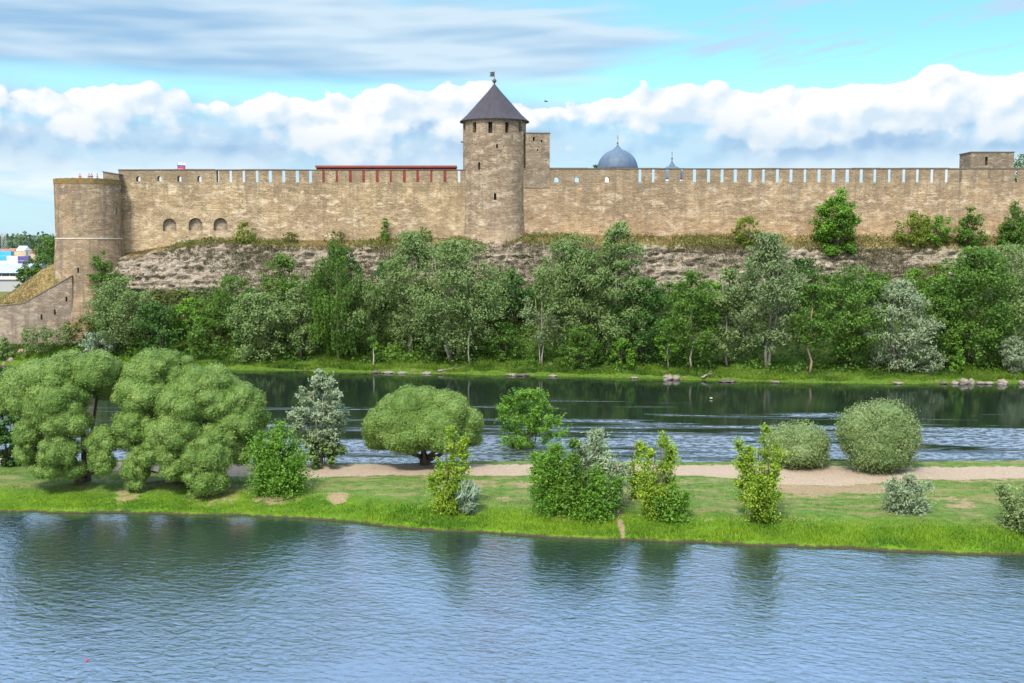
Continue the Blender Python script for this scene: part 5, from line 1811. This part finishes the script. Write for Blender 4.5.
for i, (px, Yq, tp, wpx, mt, lb) in enumerate((
        (250, 205.0, 288, 40, 'dark', 'dark green tree filling the slope behind the broad tree left of the birch'),
        (318, 206.0, 272, 40, 'mid', 'green tree on the slope directly left of the weeping birches'),
        (372, 205.5, 283, 36, 'mid', 'green tree on the slope directly right of the weeping birches'),
        (487, 205.0, 280, 40, 'mid', 'green tree on the slope between the broad willow and the dark gap tree'),
        (536, 206.0, 284, 40, 'mid', 'green tree on the slope behind the pale tree with dead branches'),
        (598, 205.0, 262, 40, 'grey', 'grey green tree on the slope between the two tall poplars'),
        (668, 206.0, 283, 42, 'mid', 'green tree on the slope left of and behind the light green birch'),
        (714, 206.0, 281, 40, 'bright', 'fresh green tree on the slope behind and right of the light birch'),
        (785, 204.5, 272, 40, 'mid', 'green tree on the slope right of the pale olive willow'),
        (828, 206.0, 275, 44, 'mid', 'green tree on the slope behind the slim tree with the bare trunk'),
        (872, 205.5, 272, 44, 'mid', 'green tree on the slope just left of the silver white willow top'),
        (950, 205.5, 272, 44, 'bright', 'fresh green tree on the slope left of the large broadleaf tree'))):
    ftree('tree', lb, 'tree', px, Yq, tp, wpx, A, kind='round', mat=mt, cb=0.0, leaf=0.44, seed=200 + i, stems=2, dens=1.1)
# ledge below the wall
ftree('maple_tree', 'bright green maple standing against the wall on the rock ledge', 'tree', 836, 217.3, 186, 40, A, kind='egg', mat='bright', cb=0.0, leaf=0.42, wd=0.7, seed=90, stems=2, dens=2.2, irr=0.25)
ftree('bush', 'yellow green bush against the wall left of the maple', 'bush', 747, 218.6, 216, 26, A, kind='round', mat='sunny', cb=0.0, leaf=0.36, seed=91, stems=3, dens=1.3)
ftree('bush', 'yellow green bush against the wall, first right of the maple', 'bush', 914, 219.0, 211, 32, A, kind='round', mat='sunny', cb=0.0, leaf=0.38, seed=92, stems=3, dens=1.3)
ftree('bush', 'green bush against the wall, between the yellow bush and the tall one', 'bush', 938, 219.2, 216, 34, A, kind='round', mat='bright', cb=0.0, leaf=0.38, seed=93, stems=3, dens=1.2)
ftree('small_tree', 'small upright green tree against the wall below the square tower', 'tree', 970, 218.2, 207, 30, A, kind='column', mat='mid', cb=0.02, leaf=0.4, seed=94, stems=2, dens=1.3)
ftree('small_tree', 'dense green tree against the wall at the right edge', 'tree', 1014, 218.2, 200, 38, A, kind='cone', mat='mid', cb=0.0, leaf=0.42, seed=95, stems=2, dens=1.6)
ftree('bush', 'olive bush at the wall foot right of the arched niches', 'bush', 245, 219.6, 222, 22, A, kind='round', mat='sunny', cb=0.0, leaf=0.34, seed=96, stems=3, dens=1.3)
ftree('bush', 'narrow green bush climbing the wall between niches and tower', 'bush', 384.5, 221.0, 217, 9, A, kind='column', mat='bright', cb=0.0, leaf=0.34, seed=97, stems=2, dens=1.8)
ftree('bush', 'brownish small bush on the ledge, left one of three under the red gallery', 'bush', 290, 220.0, 232, 14, A, kind='round', mat='scrub', cb=0.0, leaf=0.3, seed=98, stems=2)
ftree('bush', 'brownish small bush on the ledge, wider one under the red gallery', 'bush', 336, 220.0, 231, 24, A, kind='round', mat='scrub', cb=0.0, leaf=0.3, seed=99, stems=2)
ftree('bush', 'green small bush on the ledge behind the feathery willow top', 'bush', 424, 220.0, 227, 18, A, kind='round', mat='mid', cb=0.0, leaf=0.32, seed=100, stems=2)
# beyond the walls
tree('tree', 'dark tree tip left of the blue church dome', 'tree', 596, 266.0, 24.5, 164.5, 20, kind='round', mat='dark', cb=0.1, leaf=0.4, seed=101)
tree('tree', 'green tree behind the wall right of the square grey tower', 'tree', 1024, 262.0, 24.5, 154, 42, kind='round', mat='mid', cb=0.2, leaf=0.45, seed=102, dens=1.2)
tree('tree', 'tall green tree behind the dry grass mound beside the corner tower', 'tree', 47, 226.0, far_z(X_of(47, 226), 226), 237, 40, kind='round', mat='mid', cb=0.0, leaf=0.42, seed=103, stems=2, dens=1.4)
tree('bush', 'darker bush lower down behind the dry grass mound', 'bush', 29, 228.0, far_z(X_of(29, 228), 228), 255, 26, kind='round', mat='mid', cb=0.0, leaf=0.4, seed=104, stems=2, dens=1.4)
tree('bush', 'lowest bush behind the dry grass mound, beside the grey warehouse', 'bush', 18, 229.0, far_z(X_of(18, 229), 229), 270, 18, kind='round', mat='dark', cb=0.0, leaf=0.4, seed=105, stems=2, dens=1.4)


# ------------------------------------------------------------------ ground cover
def blades(name, label, cat, X, Y, Z, h, w, mat, seed, lean=0.35, tint=None):
    rng = np.random.default_rng(seed)
    n = len(X)
    hh = h * rng.uniform(0.55, 1.25, n)
    a = rng.uniform(0, 6.283, n)
    b = np.stack([X, Y, Z], 1)
    side = np.stack([np.cos(a), np.sin(a), np.zeros(n)], 1) * (w * rng.uniform(0.7, 1.3, n))[:, None] * 0.5
    tip = b + np.stack([rng.normal(size=n) * lean * hh, rng.normal(size=n) * lean * hh, hh], 1)
    v = np.stack([b - side, b + side, tip], 1).reshape(-1, 3)
    f = np.arange(3 * n).reshape(-1, 3)
    t = rng.uniform(0, 1, n) if tint is None else np.clip(tint + rng.uniform(-0.3, 0.3, n), 0, 1)
    o = np_mesh(name, v, f, mat, None, {'tint': ('FACE', 'FLOAT', t)})
    return tag(o, label, cat, kind='stuff')


M_grass = leaf_mat('grass blades', (0.048, 0.135, 0.008), (0.185, 0.290, 0.018), trans=0.35)
M_bank = leaf_mat('bank grass blades', (0.028, 0.080, 0.010), (0.135, 0.225, 0.018), trans=0.35)
M_grass2 = leaf_mat('turf blades', (0.060, 0.130, 0.020), (0.190, 0.250, 0.060), trans=0.35)
M_grass3 = leaf_mat('dry grass blades', (0.110, 0.085, 0.030), (0.290, 0.220, 0.105), trans=0.3)
rg = np.random.default_rng(5)
n = 90000
X = rg.uniform(-66, 66, n)
a = rg.uniform(0, 1, n) ** 1.2 * 6.8 + 0.12
Y = np.interp(X, NSX, NSY) + a
path, bare, tall, aa = spit_masks(X, Y)
k = (bare + path < rg.uniform(0.15, 0.6, n)) & (rg.uniform(0, 1, n) < tall + 0.05)
X, Y = X[k], Y[k]
Z = spit_z(X, Y)
k = Z > 0.05
X, Y, Z = X[k], Y[k], Z[k] - 0.03
hv = 0.10 + 0.34 * fbm(np.stack([X * 0.3, Y * 0.3, X * 0], 1), 3, 12) * np.where(X > -12, 1.0, 0.35)
hv = hv * (1 - 0.45 * sstep(Y - np.interp(X, NSX, NSY), 2, 6))
blades('shore_grass', 'tall bright green grass along the near edge of the spit', 'grass', X, Y, Z, hv, 0.075, M_grass, 1, tint=fbm(np.stack([X * 0.25, Y * 0.25, X * 0], 1), 3, 44) * 2.3 - 0.65)
n = 70000
X = rg.uniform(-66, 66, n)
u = rg.uniform(0, 1, n)
Y = np.interp(X, NSX, NSY) + 4 + u * (np.interp(X, FEX, FEY) - np.interp(X, NSX, NSY) - 3.6)
path, bare, tall, aa = spit_masks(X, Y)
k = (bare + path * 1.3 < rg.uniform(0.1, 0.5, n)) & (fbm(np.stack([X * 0.3, Y * 0.7, X * 0], 1), 4, 50) > rg.uniform(0.34, 0.66, n))
X, Y = X[k], Y[k]
blades('turf_grass', 'short patchy turf on the top of the spit', 'grass', X, Y, spit_z(X, Y) - 0.02, 0.15, 0.06, M_grass2, 2)
# far shore grass and the undergrowth of the slope
n = 60000
X = rg.uniform(-100, 100, n)
s_ = np.interp(X, SHX, SHY)
Y = s_ + 0.9 + rg.uniform(0, 1, n) ** 1.4 * 8.5
zf = np.array([far_z(x, y) for x, y in zip(X[:0], Y[:0])])


def far_z_many(X, Y):
    gx = np.arange(-125, 126, 0.5)
    pr = [profile(x)[0] for x in gx]
    out = np.zeros(len(X))
    ci = np.clip(np.round((X + 125) / 0.5).astype(int), 0, len(gx) - 1)
    order = np.argsort(ci)
    b = np.searchsorted(ci[order], np.arange(len(gx) + 1))
    for c in range(len(gx)):
        sel = order[b[c]:b[c + 1]]
        if len(sel):
            out[sel] = np.interp(Y[sel], [q[0] for q in pr[c]], [q[1] for q in pr[c]])
    return out


Z = far_z_many(X, Y)
blades('bank_grass', 'bright green grass along the far shore', 'grass', X, Y, Z - 0.05, 0.3 + 1.1 * np.clip(fbm(np.stack([X * 0.25, Y * 0.25, X * 0], 1), 3, 91) - 0.35, 0, 1), 0.16, M_bank, 3, tint=fbm(np.stack([X * 0.2, Y * 0.35, X * 0], 1), 4, 92) * 1.8 - 0.45)
n = 60000
X = rg.uniform(-82, 105, n)
s_ = np.interp(X, SHX, SHY)
u = rg.uniform(0, 1, n)
Y = s_ + 4.2 + u * (212.0 - s_ - 4.2)
cl = fbm(np.stack([X * 0.22, Y * 0.22, X * 0], 1), 3, 33)
k = cl > rg.uniform(0.25, 0.62, n)
X, Y, cl = X[k], Y[k], cl[k]
Z = far_z_many(X, Y) + rg.uniform(0, 1, len(X)) ** 1.3 * (3.4 * np.clip(cl - 0.3, 0, 1) + 0.25)
p = np.stack([X, Y, Z], 1)
v, f = leaf_quads(rg, p, np.tile([[0, -0.4, 0.7]], (len(p), 1)), 0.55, 0.6, rnd=0.9)
o = np_mesh('undergrowth', v, f, LEAF['mid'], None, {'tint': ('FACE', 'FLOAT', np.clip(cl * 1.6 - 0.45 + rg.uniform(-0.25, 0.25, len(X)), 0, 1))})
tag(o, 'dense green undergrowth between the far bank trees', 'undergrowth', kind='stuff')
# scrub on the rock face and dry grass on the ledge and mound
n = 15000
X = rg.uniform(-80, 108, n)
Y = rg.uniform(212.0, 218.2, n)
cl = fbm(np.stack([X * 0.16, Y * 0.3, X * 0 + 3], 1), 4, 71)
k = cl > rg.uniform(0.34, 0.70, n)
X, Y = X[k], Y[k]
Z = far_z_many(X, Y)
m_ = 7
X, Y, Z = np.repeat(X, m_), np.repeat(Y, m_), np.repeat(Z, m_)
p = np.stack([X, Y - 0.25, Z + 0.15], 1) + rg.normal(size=(len(X), 3)) * np.array([0.3, 0.2, 0.22])
v, f = leaf_quads(rg, p, np.tile([[0, -0.5, 0.6]], (len(p), 1)), 0.30, 0.5, rnd=0.9)
o = np_mesh('cliff_scrub', v, f, leaf_mat('cliff scrub leaves', (0.040, 0.046, 0.022), (0.140, 0.130, 0.075)), None, {'tint': ('FACE', 'FLOAT', rg.uniform(0, 1, len(X)))})
tag(o, 'low dry scrub dotted over the rock face', 'scrub', kind='stuff')
n = 42000
X = np.concatenate([rg.uniform(-80, 108, n), rg.uniform(-112, -86, 16000)])
Y = np.concatenate([rg.uniform(217.5, 221.9, n), rg.uniform(206, 221, 16000)])
k = (X > -80) | (Y > np.array([ow_y(x) for x in X]) + 1.3)
X, Y = X[k], Y[k]
Z = far_z_many(X, Y)
tn = np.where(X > -82, fbm(np.stack([X * 0.12, Y * 0.3, X * 0], 1), 3, 19) * 1.6 - 0.35, 0.6)
blades('dry_grass', 'yellowish dry grass on the ledge under the wall and the mound', 'grass', X, Y, Z - 0.05, 0.32, 0.14, M_grass3, 4, tint=tn)
n = 26000
X = rg.uniform(-72, 108, n)
Y = rg.uniform(217.4, 221.8, n)
cl = fbm(np.stack([X * 0.11, Y * 0.2, X * 0 + 9], 1), 4, 23)
k = cl > rg.uniform(0.42, 0.66, n)
X, Y, cl = X[k], Y[k], cl[k]
Z = far_z_many(X, Y) + rg.uniform(0, 1, len(X)) * 0.7
v, f = leaf_quads(rg, np.stack([X, Y, Z], 1), np.tile([[0, -0.5, 0.6]], (len(X), 1)), 0.4, 0.5, rnd=0.9)
o = np_mesh('ledge_weeds', v, f, LEAF['scrub'], None, {'tint': ('FACE', 'FLOAT', rg.uniform(0, 0.8, len(X)))})
tag(o, 'low green weeds along the ledge under the wall', 'weeds', kind='stuff')


# ------------------------------------------------------------------ rocks, driftwood, birds, buoy
M_rock = plain('pale boulder', (0.175, 0.15, 0.13), 0.95, 0.3, 1.2, bump=0.5)
M_rock2 = plain('dark wet boulder', (0.08, 0.07, 0.055), 0.9, 0.35, 1.5, bump=0.5)


def rock(px, Y, z, wpx, hpx, label, mat, seed, group=None, name='boulder'):
    s = Y / F
    rng = np.random.default_rng(seed)
    na, nb = 18, 11
    th = np.linspace(0, 2 * math.pi, na, endpoint=False)
    ph = np.linspace(-math.pi / 2, math.pi / 2, nb)
    TH, PH = np.meshgrid(th, ph, indexing='ij')
    d = np.stack([np.cos(TH) * np.cos(PH), np.sin(TH) * np.cos(PH), np.sin(PH)], -1).reshape(-1, 3)
    r = 0.38 + 1.2 * fbm(d * 1.5 + seed * 3.7, 4, seed)
    v = d * r[:, None] * np.array([wpx * s / 2, wpx * s / 2 * 0.8, hpx * s * 0.62])
    v[:, 2] = np.round(v[:, 2] * 4 / (hpx * s)) * (hpx * s) / 4 * 0.25 + v[:, 2] * 0.75
    ii, jj = np.meshgrid(np.arange(na), np.arange(nb - 1), indexing='ij')
    f = np.stack([(ii * nb + jj).ravel(), (((ii + 1) % na) * nb + jj).ravel(), (((ii + 1) % na) * nb + jj + 1).ravel(), (ii * nb + jj + 1).ravel()], 1)
    o = np_mesh(name, v, f, mat)
    o.location = (X_of(px, Y), Y, z + hpx * s * 0.25)
    return tag(o, label, 'boulder', group)


def shore_rock(px, w, h, label, seed, mat=None, off=0.0, group='boulders along the far shore'):
    Y = float(np.interp(X_of(px, 188), SHX, SHY)) + off
    rock(px, Y, 0.05, w, h, label, mat or M_rock, seed, group)


shore_rock(668, 9.5, 5.5, 'pinkish boulder on the far shore, larger one of a pair below the light birch', 3, off=-0.5)
shore_rock(676.5, 7, 5, 'pinkish boulder on the far shore, right one of a pair below the light birch', 4, off=-0.4)
shore_rock(964, 9, 6.5, 'big pale round boulder at the water below the large broadleaf tree', 5, off=-0.6)
shore_rock(971.5, 7, 5.5, 'darker boulder touching the big pale round one', 6, off=-0.2)
shore_rock(1003, 11, 5.5, 'pale flat topped boulder alone on the shore near the right edge', 7, off=-0.8)
shore_rock(955, 7, 3, 'small flat stone just left of the big pale round boulder', 8, off=-0.4)
shore_rock(981, 10, 2.6, 'low flat slab stone right of the darker boulder', 9, off=-0.5)
shore_rock(989, 9, 2.6, 'low flat slab stone left of the flat topped boulder', 10, off=-0.5)
shore_rock(944, 8, 2.5, 'low greenish stone at the water below the small silver bush', 11, M_rock2, off=-0.4)
shore_rock(1022, 7, 4, 'small stone on the far shore cut by the right edge', 12, off=-0.6)
for i, (px, w, h) in enumerate(((376, 9, 2.6), (388, 12, 2.4), (402, 11, 2.2), (414, 7, 2), (426, 10, 2.4), (512, 10, 2.2), (523, 12, 2.2), (553, 9, 1.8), (634, 7, 1.8), (727, 18, 2.4), (775, 9, 1.8), (898, 12, 1.8))):
    shore_rock(px, w, h, 'low rough stone along the far waterline between the birches and the silver willow', 20 + i, M_rock if i % 3 else M_rock2, off=-0.3, group='low stones along the far waterline')
y, z = G(357, 464)
rock(357, y + 1.0, 0.05, 19, 5.5, 'dark wet boulder at the river edge between silver poplar and dome willow', M_rock2, 41)
rock(336, ground(338, 524).y - 0.3, 0.0, 9, 4, 'small dark stone at the near waterline of the spit', M_rock2, 43)
rock(938, ground(938, 464).y + 0.6, 0.6, 12, 3, 'flat pale stone on the river edge behind the path', M_rock, 44)
for i, (px, py) in enumerate(((2, 364), (9, 362), (19, 360))):
    Yq = 201.2 + i * i * 0.7
    rock(px, Yq, far_z(X_of(px, Yq), Yq), 4.0 + 2 * i, 3.5 + i * 0.7, 'pinkish rubble stone below the outer wall at the left edge', M_rock if i % 2 else plain('pink rubble', (0.22, 0.14, 0.12), 0.95, 0.3), 60 + i, 'rubble below the outer wall')


def driftwood(px0, px1, py, label, seed):
    Y = float(np.interp(X_of(px0, 188), SHX, SHY)) + 0.6
    rng = random.Random(seed)
    x0, x1 = X_of(px0, Y), X_of(px1, Y)
    o = MB()
    pts = [(x0 + (x1 - x0) * i / 6, Y + rng.uniform(-0.25, 0.25) + i * 0.2, 0.45 + 0.12 * i * rng.uniform(0.6, 1.2)) for i in range(7)]
    o.tube(pts, [0.2, 0.19, 0.17, 0.15, 0.12, 0.09, 0.04], 7)
    o.tube([pts[3], (pts[3][0] + 0.6, pts[3][1] - 0.3, pts[3][2] + 0.8)], [0.08, 0.03], 6)
    q = o.build('fallen_log', M_barkgrey, None, smooth=True)
    tag(q, label, 'log')


driftwood(438, 468, 374, 'pale fallen log lying on the shore under the broad willow', 1)
driftwood(702, 714, 371, 'short pale log on the grass right of the light birch', 2)


def bird(px, py, Y, span, label, mat, flying=True):
    p = at_y(px, py, Y)
    root = thing('bird', p, label, 'bird')
    b = MB()
    k = span
    b.lathe([(0.005, -0.28 * k), (0.035 * k, -0.2 * k), (0.075 * k, 0), (0.06 * k, 0.13 * k), (0.04 * k, 0.19 * k), (0.045 * k, 0.24 * k), (0.02 * k, 0.29 * k), (0.004, 0.34 * k)], 12)
    o = b.build('body', mat, root, smooth=True)
    o.rotation_euler = (rad(90), 0, rad(60))
    for s in (-1, 1):
        w = MB()
        if flying:
            pr = [(0, 0.1), (0.22, 0.13), (0.5, -0.02), (0.28, -0.08), (0, -0.1)]
            zc = [0, 0.12, 0.05, 0.1, 0]
        else:
            pr = [(0.05, 0.12), (0.085, 0.05), (0.07, -0.2), (0.04, -0.3), (0.04, 0)]
            zc = [0.03, 0.02, 0.03, 0.05, 0.06]
        vs = [(s * x * k, y_ * k, z_ * k + 0.006) for (x, y_), z_ in zip(pr, zc)] + [(s * x * k, y_ * k, z_ * k - 0.006) for (x, y_), z_ in zip(pr, zc)]
        w.add(vs, [(0, 1, 2, 3, 4), (9, 8, 7, 6, 5)] + [(i, i + 5, (i + 1) % 5 + 5, (i + 1) % 5) for i in range(5)])
        q = w.build('wing', mat, root)
        q.rotation_euler = (0, 0, rad(60))


M_bird = plain('dark feathers', (0.05, 0.045, 0.05), 0.8, 0.1)
M_gull = plain('white feathers', (0.75, 0.75, 0.72), 0.8, 0.05)
bird(546, 101.5, 120, 0.85, 'small dark bird flying in the sky right of the conical roof', M_bird)
p = at_z(711, 398.5, 0.12)
bird(711, 398.0, p.y, 0.75, 'white water bird resting on the dark river', M_gull, False)
p = at_z(87, 660.5, 0.0)
root = thing('buoy', (p.x, p.y, 0), 'tiny red float on the rippled water near the bottom left', 'buoy')
b = MB()
b.lathe([(0.02, -0.10), (0.06, -0.07), (0.085, 0.0), (0.07, 0.05), (0.03, 0.08), (0.02, 0.10)], 16)
b.build('float', plain('red float', (0.35, 0.01, 0.05), 0.5, 0.05), root, smooth=True)


# ------------------------------------------------------------------ the harbour far to the left
def warehouse():
    Y = 450.0
    x1 = X_of(27.5, Y)
    x0 = x1 - 62
    root = thing('warehouse', ((x0 + x1) / 2, Y, 3), 'long grey roofed warehouse in the distance at the left edge', 'warehouse')
    w = (x1 - x0) / 2
    zr, ze, zl = Z_of(263.5, Y + 14) - 3, Z_of(273, Y) - 3, Z_of(279.5, Y) - 3
    b = MB()
    b.box(-w, w, 0.3, 28, 0, zl)
    b.build('wall', plain('grey cladding', (0.30, 0.32, 0.34), 0.7, 0.06, 0.2), root)
    f = MB()
    f.box(-w - 0.3, w + 0.3, -0.3, 28.3, zl + 0.004, zl + 1.3)
    f.build('fascia', plain('white fascia', (0.55, 0.56, 0.58), 0.7, 0.04), root)
    z2 = zl + 1.31
    n = 18
    for i in range(n):
        g = MB()
        X = -w + 0.6 + i * (2 * w - 1.2) / n
        g.box(X, X + (2 * w - 1.2) / n * 0.82, 0.0, 0.15, z2, ze - 0.02)
        g.build('window', plain('dark glass', (0.03, 0.035, 0.045), 0.2, 0.02) if i == 0 else bpy.data.materials['dark glass'], root)
    k = MB()
    k.box(-w, w, 0.2, 27.8, z2, ze - 0.03)
    k.build('clerestory', plain('clerestory cladding', (0.22, 0.23, 0.25), 0.7, 0.05), root)
    r = MB()
    r.add([(-w - 0.4, -0.6, ze), (w + 0.4, -0.6, ze), (w + 0.4, 14, zr), (-w - 0.4, 14, zr), (w + 0.4, 28.6, ze), (-w - 0.4, 28.6, ze), (-w - 0.4, -0.6, ze - 0.02), (w + 0.4, -0.6, ze - 0.02), (w + 0.4, 28.6, ze - 0.02), (-w - 0.4, 28.6, ze - 0.02)],
          [(0, 1, 2, 3), (3, 2, 4, 5), (1, 7, 8, 4, 2), (0, 3, 5, 9, 6), (6, 9, 8, 7), (0, 6, 7, 1), (5, 4, 8, 9)])
    m, t, bs, out = new_mat('ribbed sheet roof')
    g = t.node('ShaderNodeTexCoord').outputs['Object']
    x, y, z = t.sep(g)
    rib = t.m('ABSOLUTE', t.m('SUBTRACT', t.m('FRACT', t.m('MULTIPLY', x, 0.4)), 0.5))
    t.l.new(t.mix(t.ss(rib, 0.3, 0.5), (0.26, 0.29, 0.36), (0.19, 0.215, 0.27)), bs.inputs['Base Color'])
    bs.inputs['Roughness'].default_value = 0.6
    r.build('roof', m, root)


warehouse()
CONT = {'white': plain('white container', (0.72, 0.74, 0.76), 0.6, 0.05), 'cyan': plain('cyan container', (0.04, 0.36, 0.62), 0.6, 0.08), 'purple': plain('violet blue container', (0.09, 0.07, 0.26), 0.6, 0.08),
        'tan': plain('tan container', (0.45, 0.36, 0.24), 0.6, 0.08), 'rust': plain('rust red container', (0.28, 0.12, 0.09), 0.6, 0.1)}


def container(px, lvl, colour, label, Y=600.0, L=6.06):
    x = X_of(px, Y)
    root = thing('shipping_container', (x, Y, 3.0 + lvl * 2.62), label, 'container', 'shipping containers in the harbour stack')
    b = MB()
    n = 20
    # corrugated sides
    b.box(-L / 2 + 0.08, L / 2 - 0.08, -1.16, 1.16, 0.08, 2.52)
    for i in range(n):
        xx = -L / 2 + 0.2 + i * (L - 0.4) / n
        b.box(xx, xx + (L - 0.4) / n * 0.5, -1.20, -1.162, 0.15, 2.45)
    b.build('body', CONT[colour], root)
    f = MB()
    for sx in (-1, 1):
        for sy in (-1, 1):
            f.box(sx * (L / 2) - 0.1, sx * (L / 2) + 0.1, sy * 1.15 - 0.09, sy * 1.15 + 0.09, 0, 2.58)
    f.build('frame', CONT[colour], root)


cols = ['cyan', 'white', 'purple']
for lvl in range(0, 5):
    for ci, px in enumerate((2.0, 13.2, 24.0)):
        colour = cols[ci] if not (lvl == 3 and ci == 0) else 'white'
        nm = {'cyan': 'cyan', 'white': 'white', 'purple': 'violet blue'}[colour]
        if lvl >= 3:
            lb = '%s container in the %s row of the distant stack, %s' % (nm, 'top' if lvl == 4 else 'second', ('left end', 'middle', 'right end')[ci])
        else:
            lb = 'container hidden low in the distant stack behind the warehouse'
        if lvl >= 2:
            container(px, lvl, colour, lb)
container(6.5, 5, 'cyan', 'cyan container alone on top of the distant stack', 603.5)
container(21.5, 5, 'tan', 'tan container on top of the distant stack, right of the cyan one', 603.5)


def far_house(px, Y, wpx, e_py, r_py, wall, roofm, label):
    s = Y / F
    x = X_of(px, Y)
    root = thing('house', (x, Y, 3), label, 'building', 'distant buildings beyond the harbour')
    w = wpx * s / 2
    ze, zr = Z_of(e_py, Y) - 3, Z_of(r_py, Y) - 3
    b = MB()
    b.box(-w, w, 0, 12, 0, ze)
    b.build('wall', wall, root)
    r = MB()
    r.add([(-w - .5, -.6, ze + 0.01), (w + .5, -.6, ze + 0.01), (w + .5, 12.6, ze + 0.01), (-w - .5, 12.6, ze + 0.01), (-w - .5, 6, zr), (w + .5, 6, zr)],
          [(0, 3, 2, 1), (0, 1, 5, 4), (2, 3, 4, 5), (1, 2, 5), (3, 0, 4)])
    r.build('roof', roofm, root)
    n = max(2, int(w / 2.5))
    for i in range(n):
        g = MB()
        xx = -w + (i + 0.5) * 2 * w / n
        g.box(xx - 0.6, xx + 0.6, -0.06, -0.005, ze * 0.5, ze * 0.5 + 1.6)
        g.build('window', M_dark, root)


M_pinkw = plain('pink plaster', (0.46, 0.33, 0.28), 0.9, 0.08)
M_tile = plain('brick red tiles', (0.24, 0.10, 0.07), 0.9, 0.2)
far_house(4, 900, 18, 252, 248.8, M_pinkw, M_tile, 'distant pinkish building with red roof at the left edge')
far_house(14, 930, 14, 251.5, 248.5, M_pinkw, plain('grey tiles', (0.24, 0.22, 0.21), 0.9, 0.2), 'distant pinkish building with grey roof beside the white roofed one')
far_house(20.5, 880, 7, 250.5, 246, M_white, plain('white sheet', (0.75, 0.76, 0.78), 0.6, 0.03), 'distant building with bright white roof')
far_house(29, 915, 12, 252.5, 249, M_pinkw, M_tile, 'distant pinkish building partly behind the mound trees')


def mast(px, Y, top, label):
    root = thing('lattice_mast', (X_of(px, Y), Y, 3), label, 'mast', 'distant lattice masts')
    H = Z_of(top, Y) - 3
    b = MB()
    for sx in (-1, 1):
        for sy in (-1, 1):
            b.tube([(sx * 1.6, sy * 1.6, 0), (sx * 0.3, sy * 0.3, H)], [0.14, 0.08], 4)
    for i in range(14):
        z = H * i / 14
        r = 1.6 - 1.3 * i / 14
        b.tube([(-r, -r, z), (r * 0.92, -r * 0.92, z + H / 14)], [0.06, 0.06], 4)
        b.tube([(r, -r, z), (-r * 0.92, -r * 0.92, z + H / 14)], [0.06, 0.06], 4)
    b.build('lattice', plain('galvanised steel', (0.35, 0.37, 0.4), 0.5, 0.05) if 'galvanised steel' not in bpy.data.materials else bpy.data.materials['galvanised steel'], root)
    c = MB()
    c.box(-1.3, 1.3, -0.15, 0.15, H * 0.93, H * 0.93 + 0.4)
    c.build('crossarm', bpy.data.materials['galvanised steel'], root)


mast(3.2, 850, 231.5, 'thin lattice mast on the horizon at the left edge')
mast(6.2, 1000, 232.0, 'second thin lattice mast on the horizon, right of the first')
# wooded horizon
n = 46000
Yb = rg.uniform(1050, 1500, n)
X = rg.uniform(-0.95, -0.28, n) * Yb
cl = fbm(np.stack([X * 0.035, Yb * 0.012, X * 0], 1), 4, 66)
Z = 2.5 + rg.uniform(0, 1, n) ** 0.8 * (14 + 26 * cl)
v, f = leaf_quads(rg, np.stack([X, Yb, Z], 1), np.tile([[0, -0.3, 0.7]], (n, 1)), 4.2, 0.75, rnd=0.9)
o = np_mesh('distant_woods', v, f, leaf_mat('distant woods leaves', (0.030, 0.062, 0.036), (0.085, 0.130, 0.070)), None, {'tint': ('FACE', 'FLOAT', np.clip(cl * 1.4 - 0.2 + rg.uniform(-0.2, 0.2, n), 0, 1))})
tag(o, 'wooded horizon far to the left', 'woods', kind='stuff')
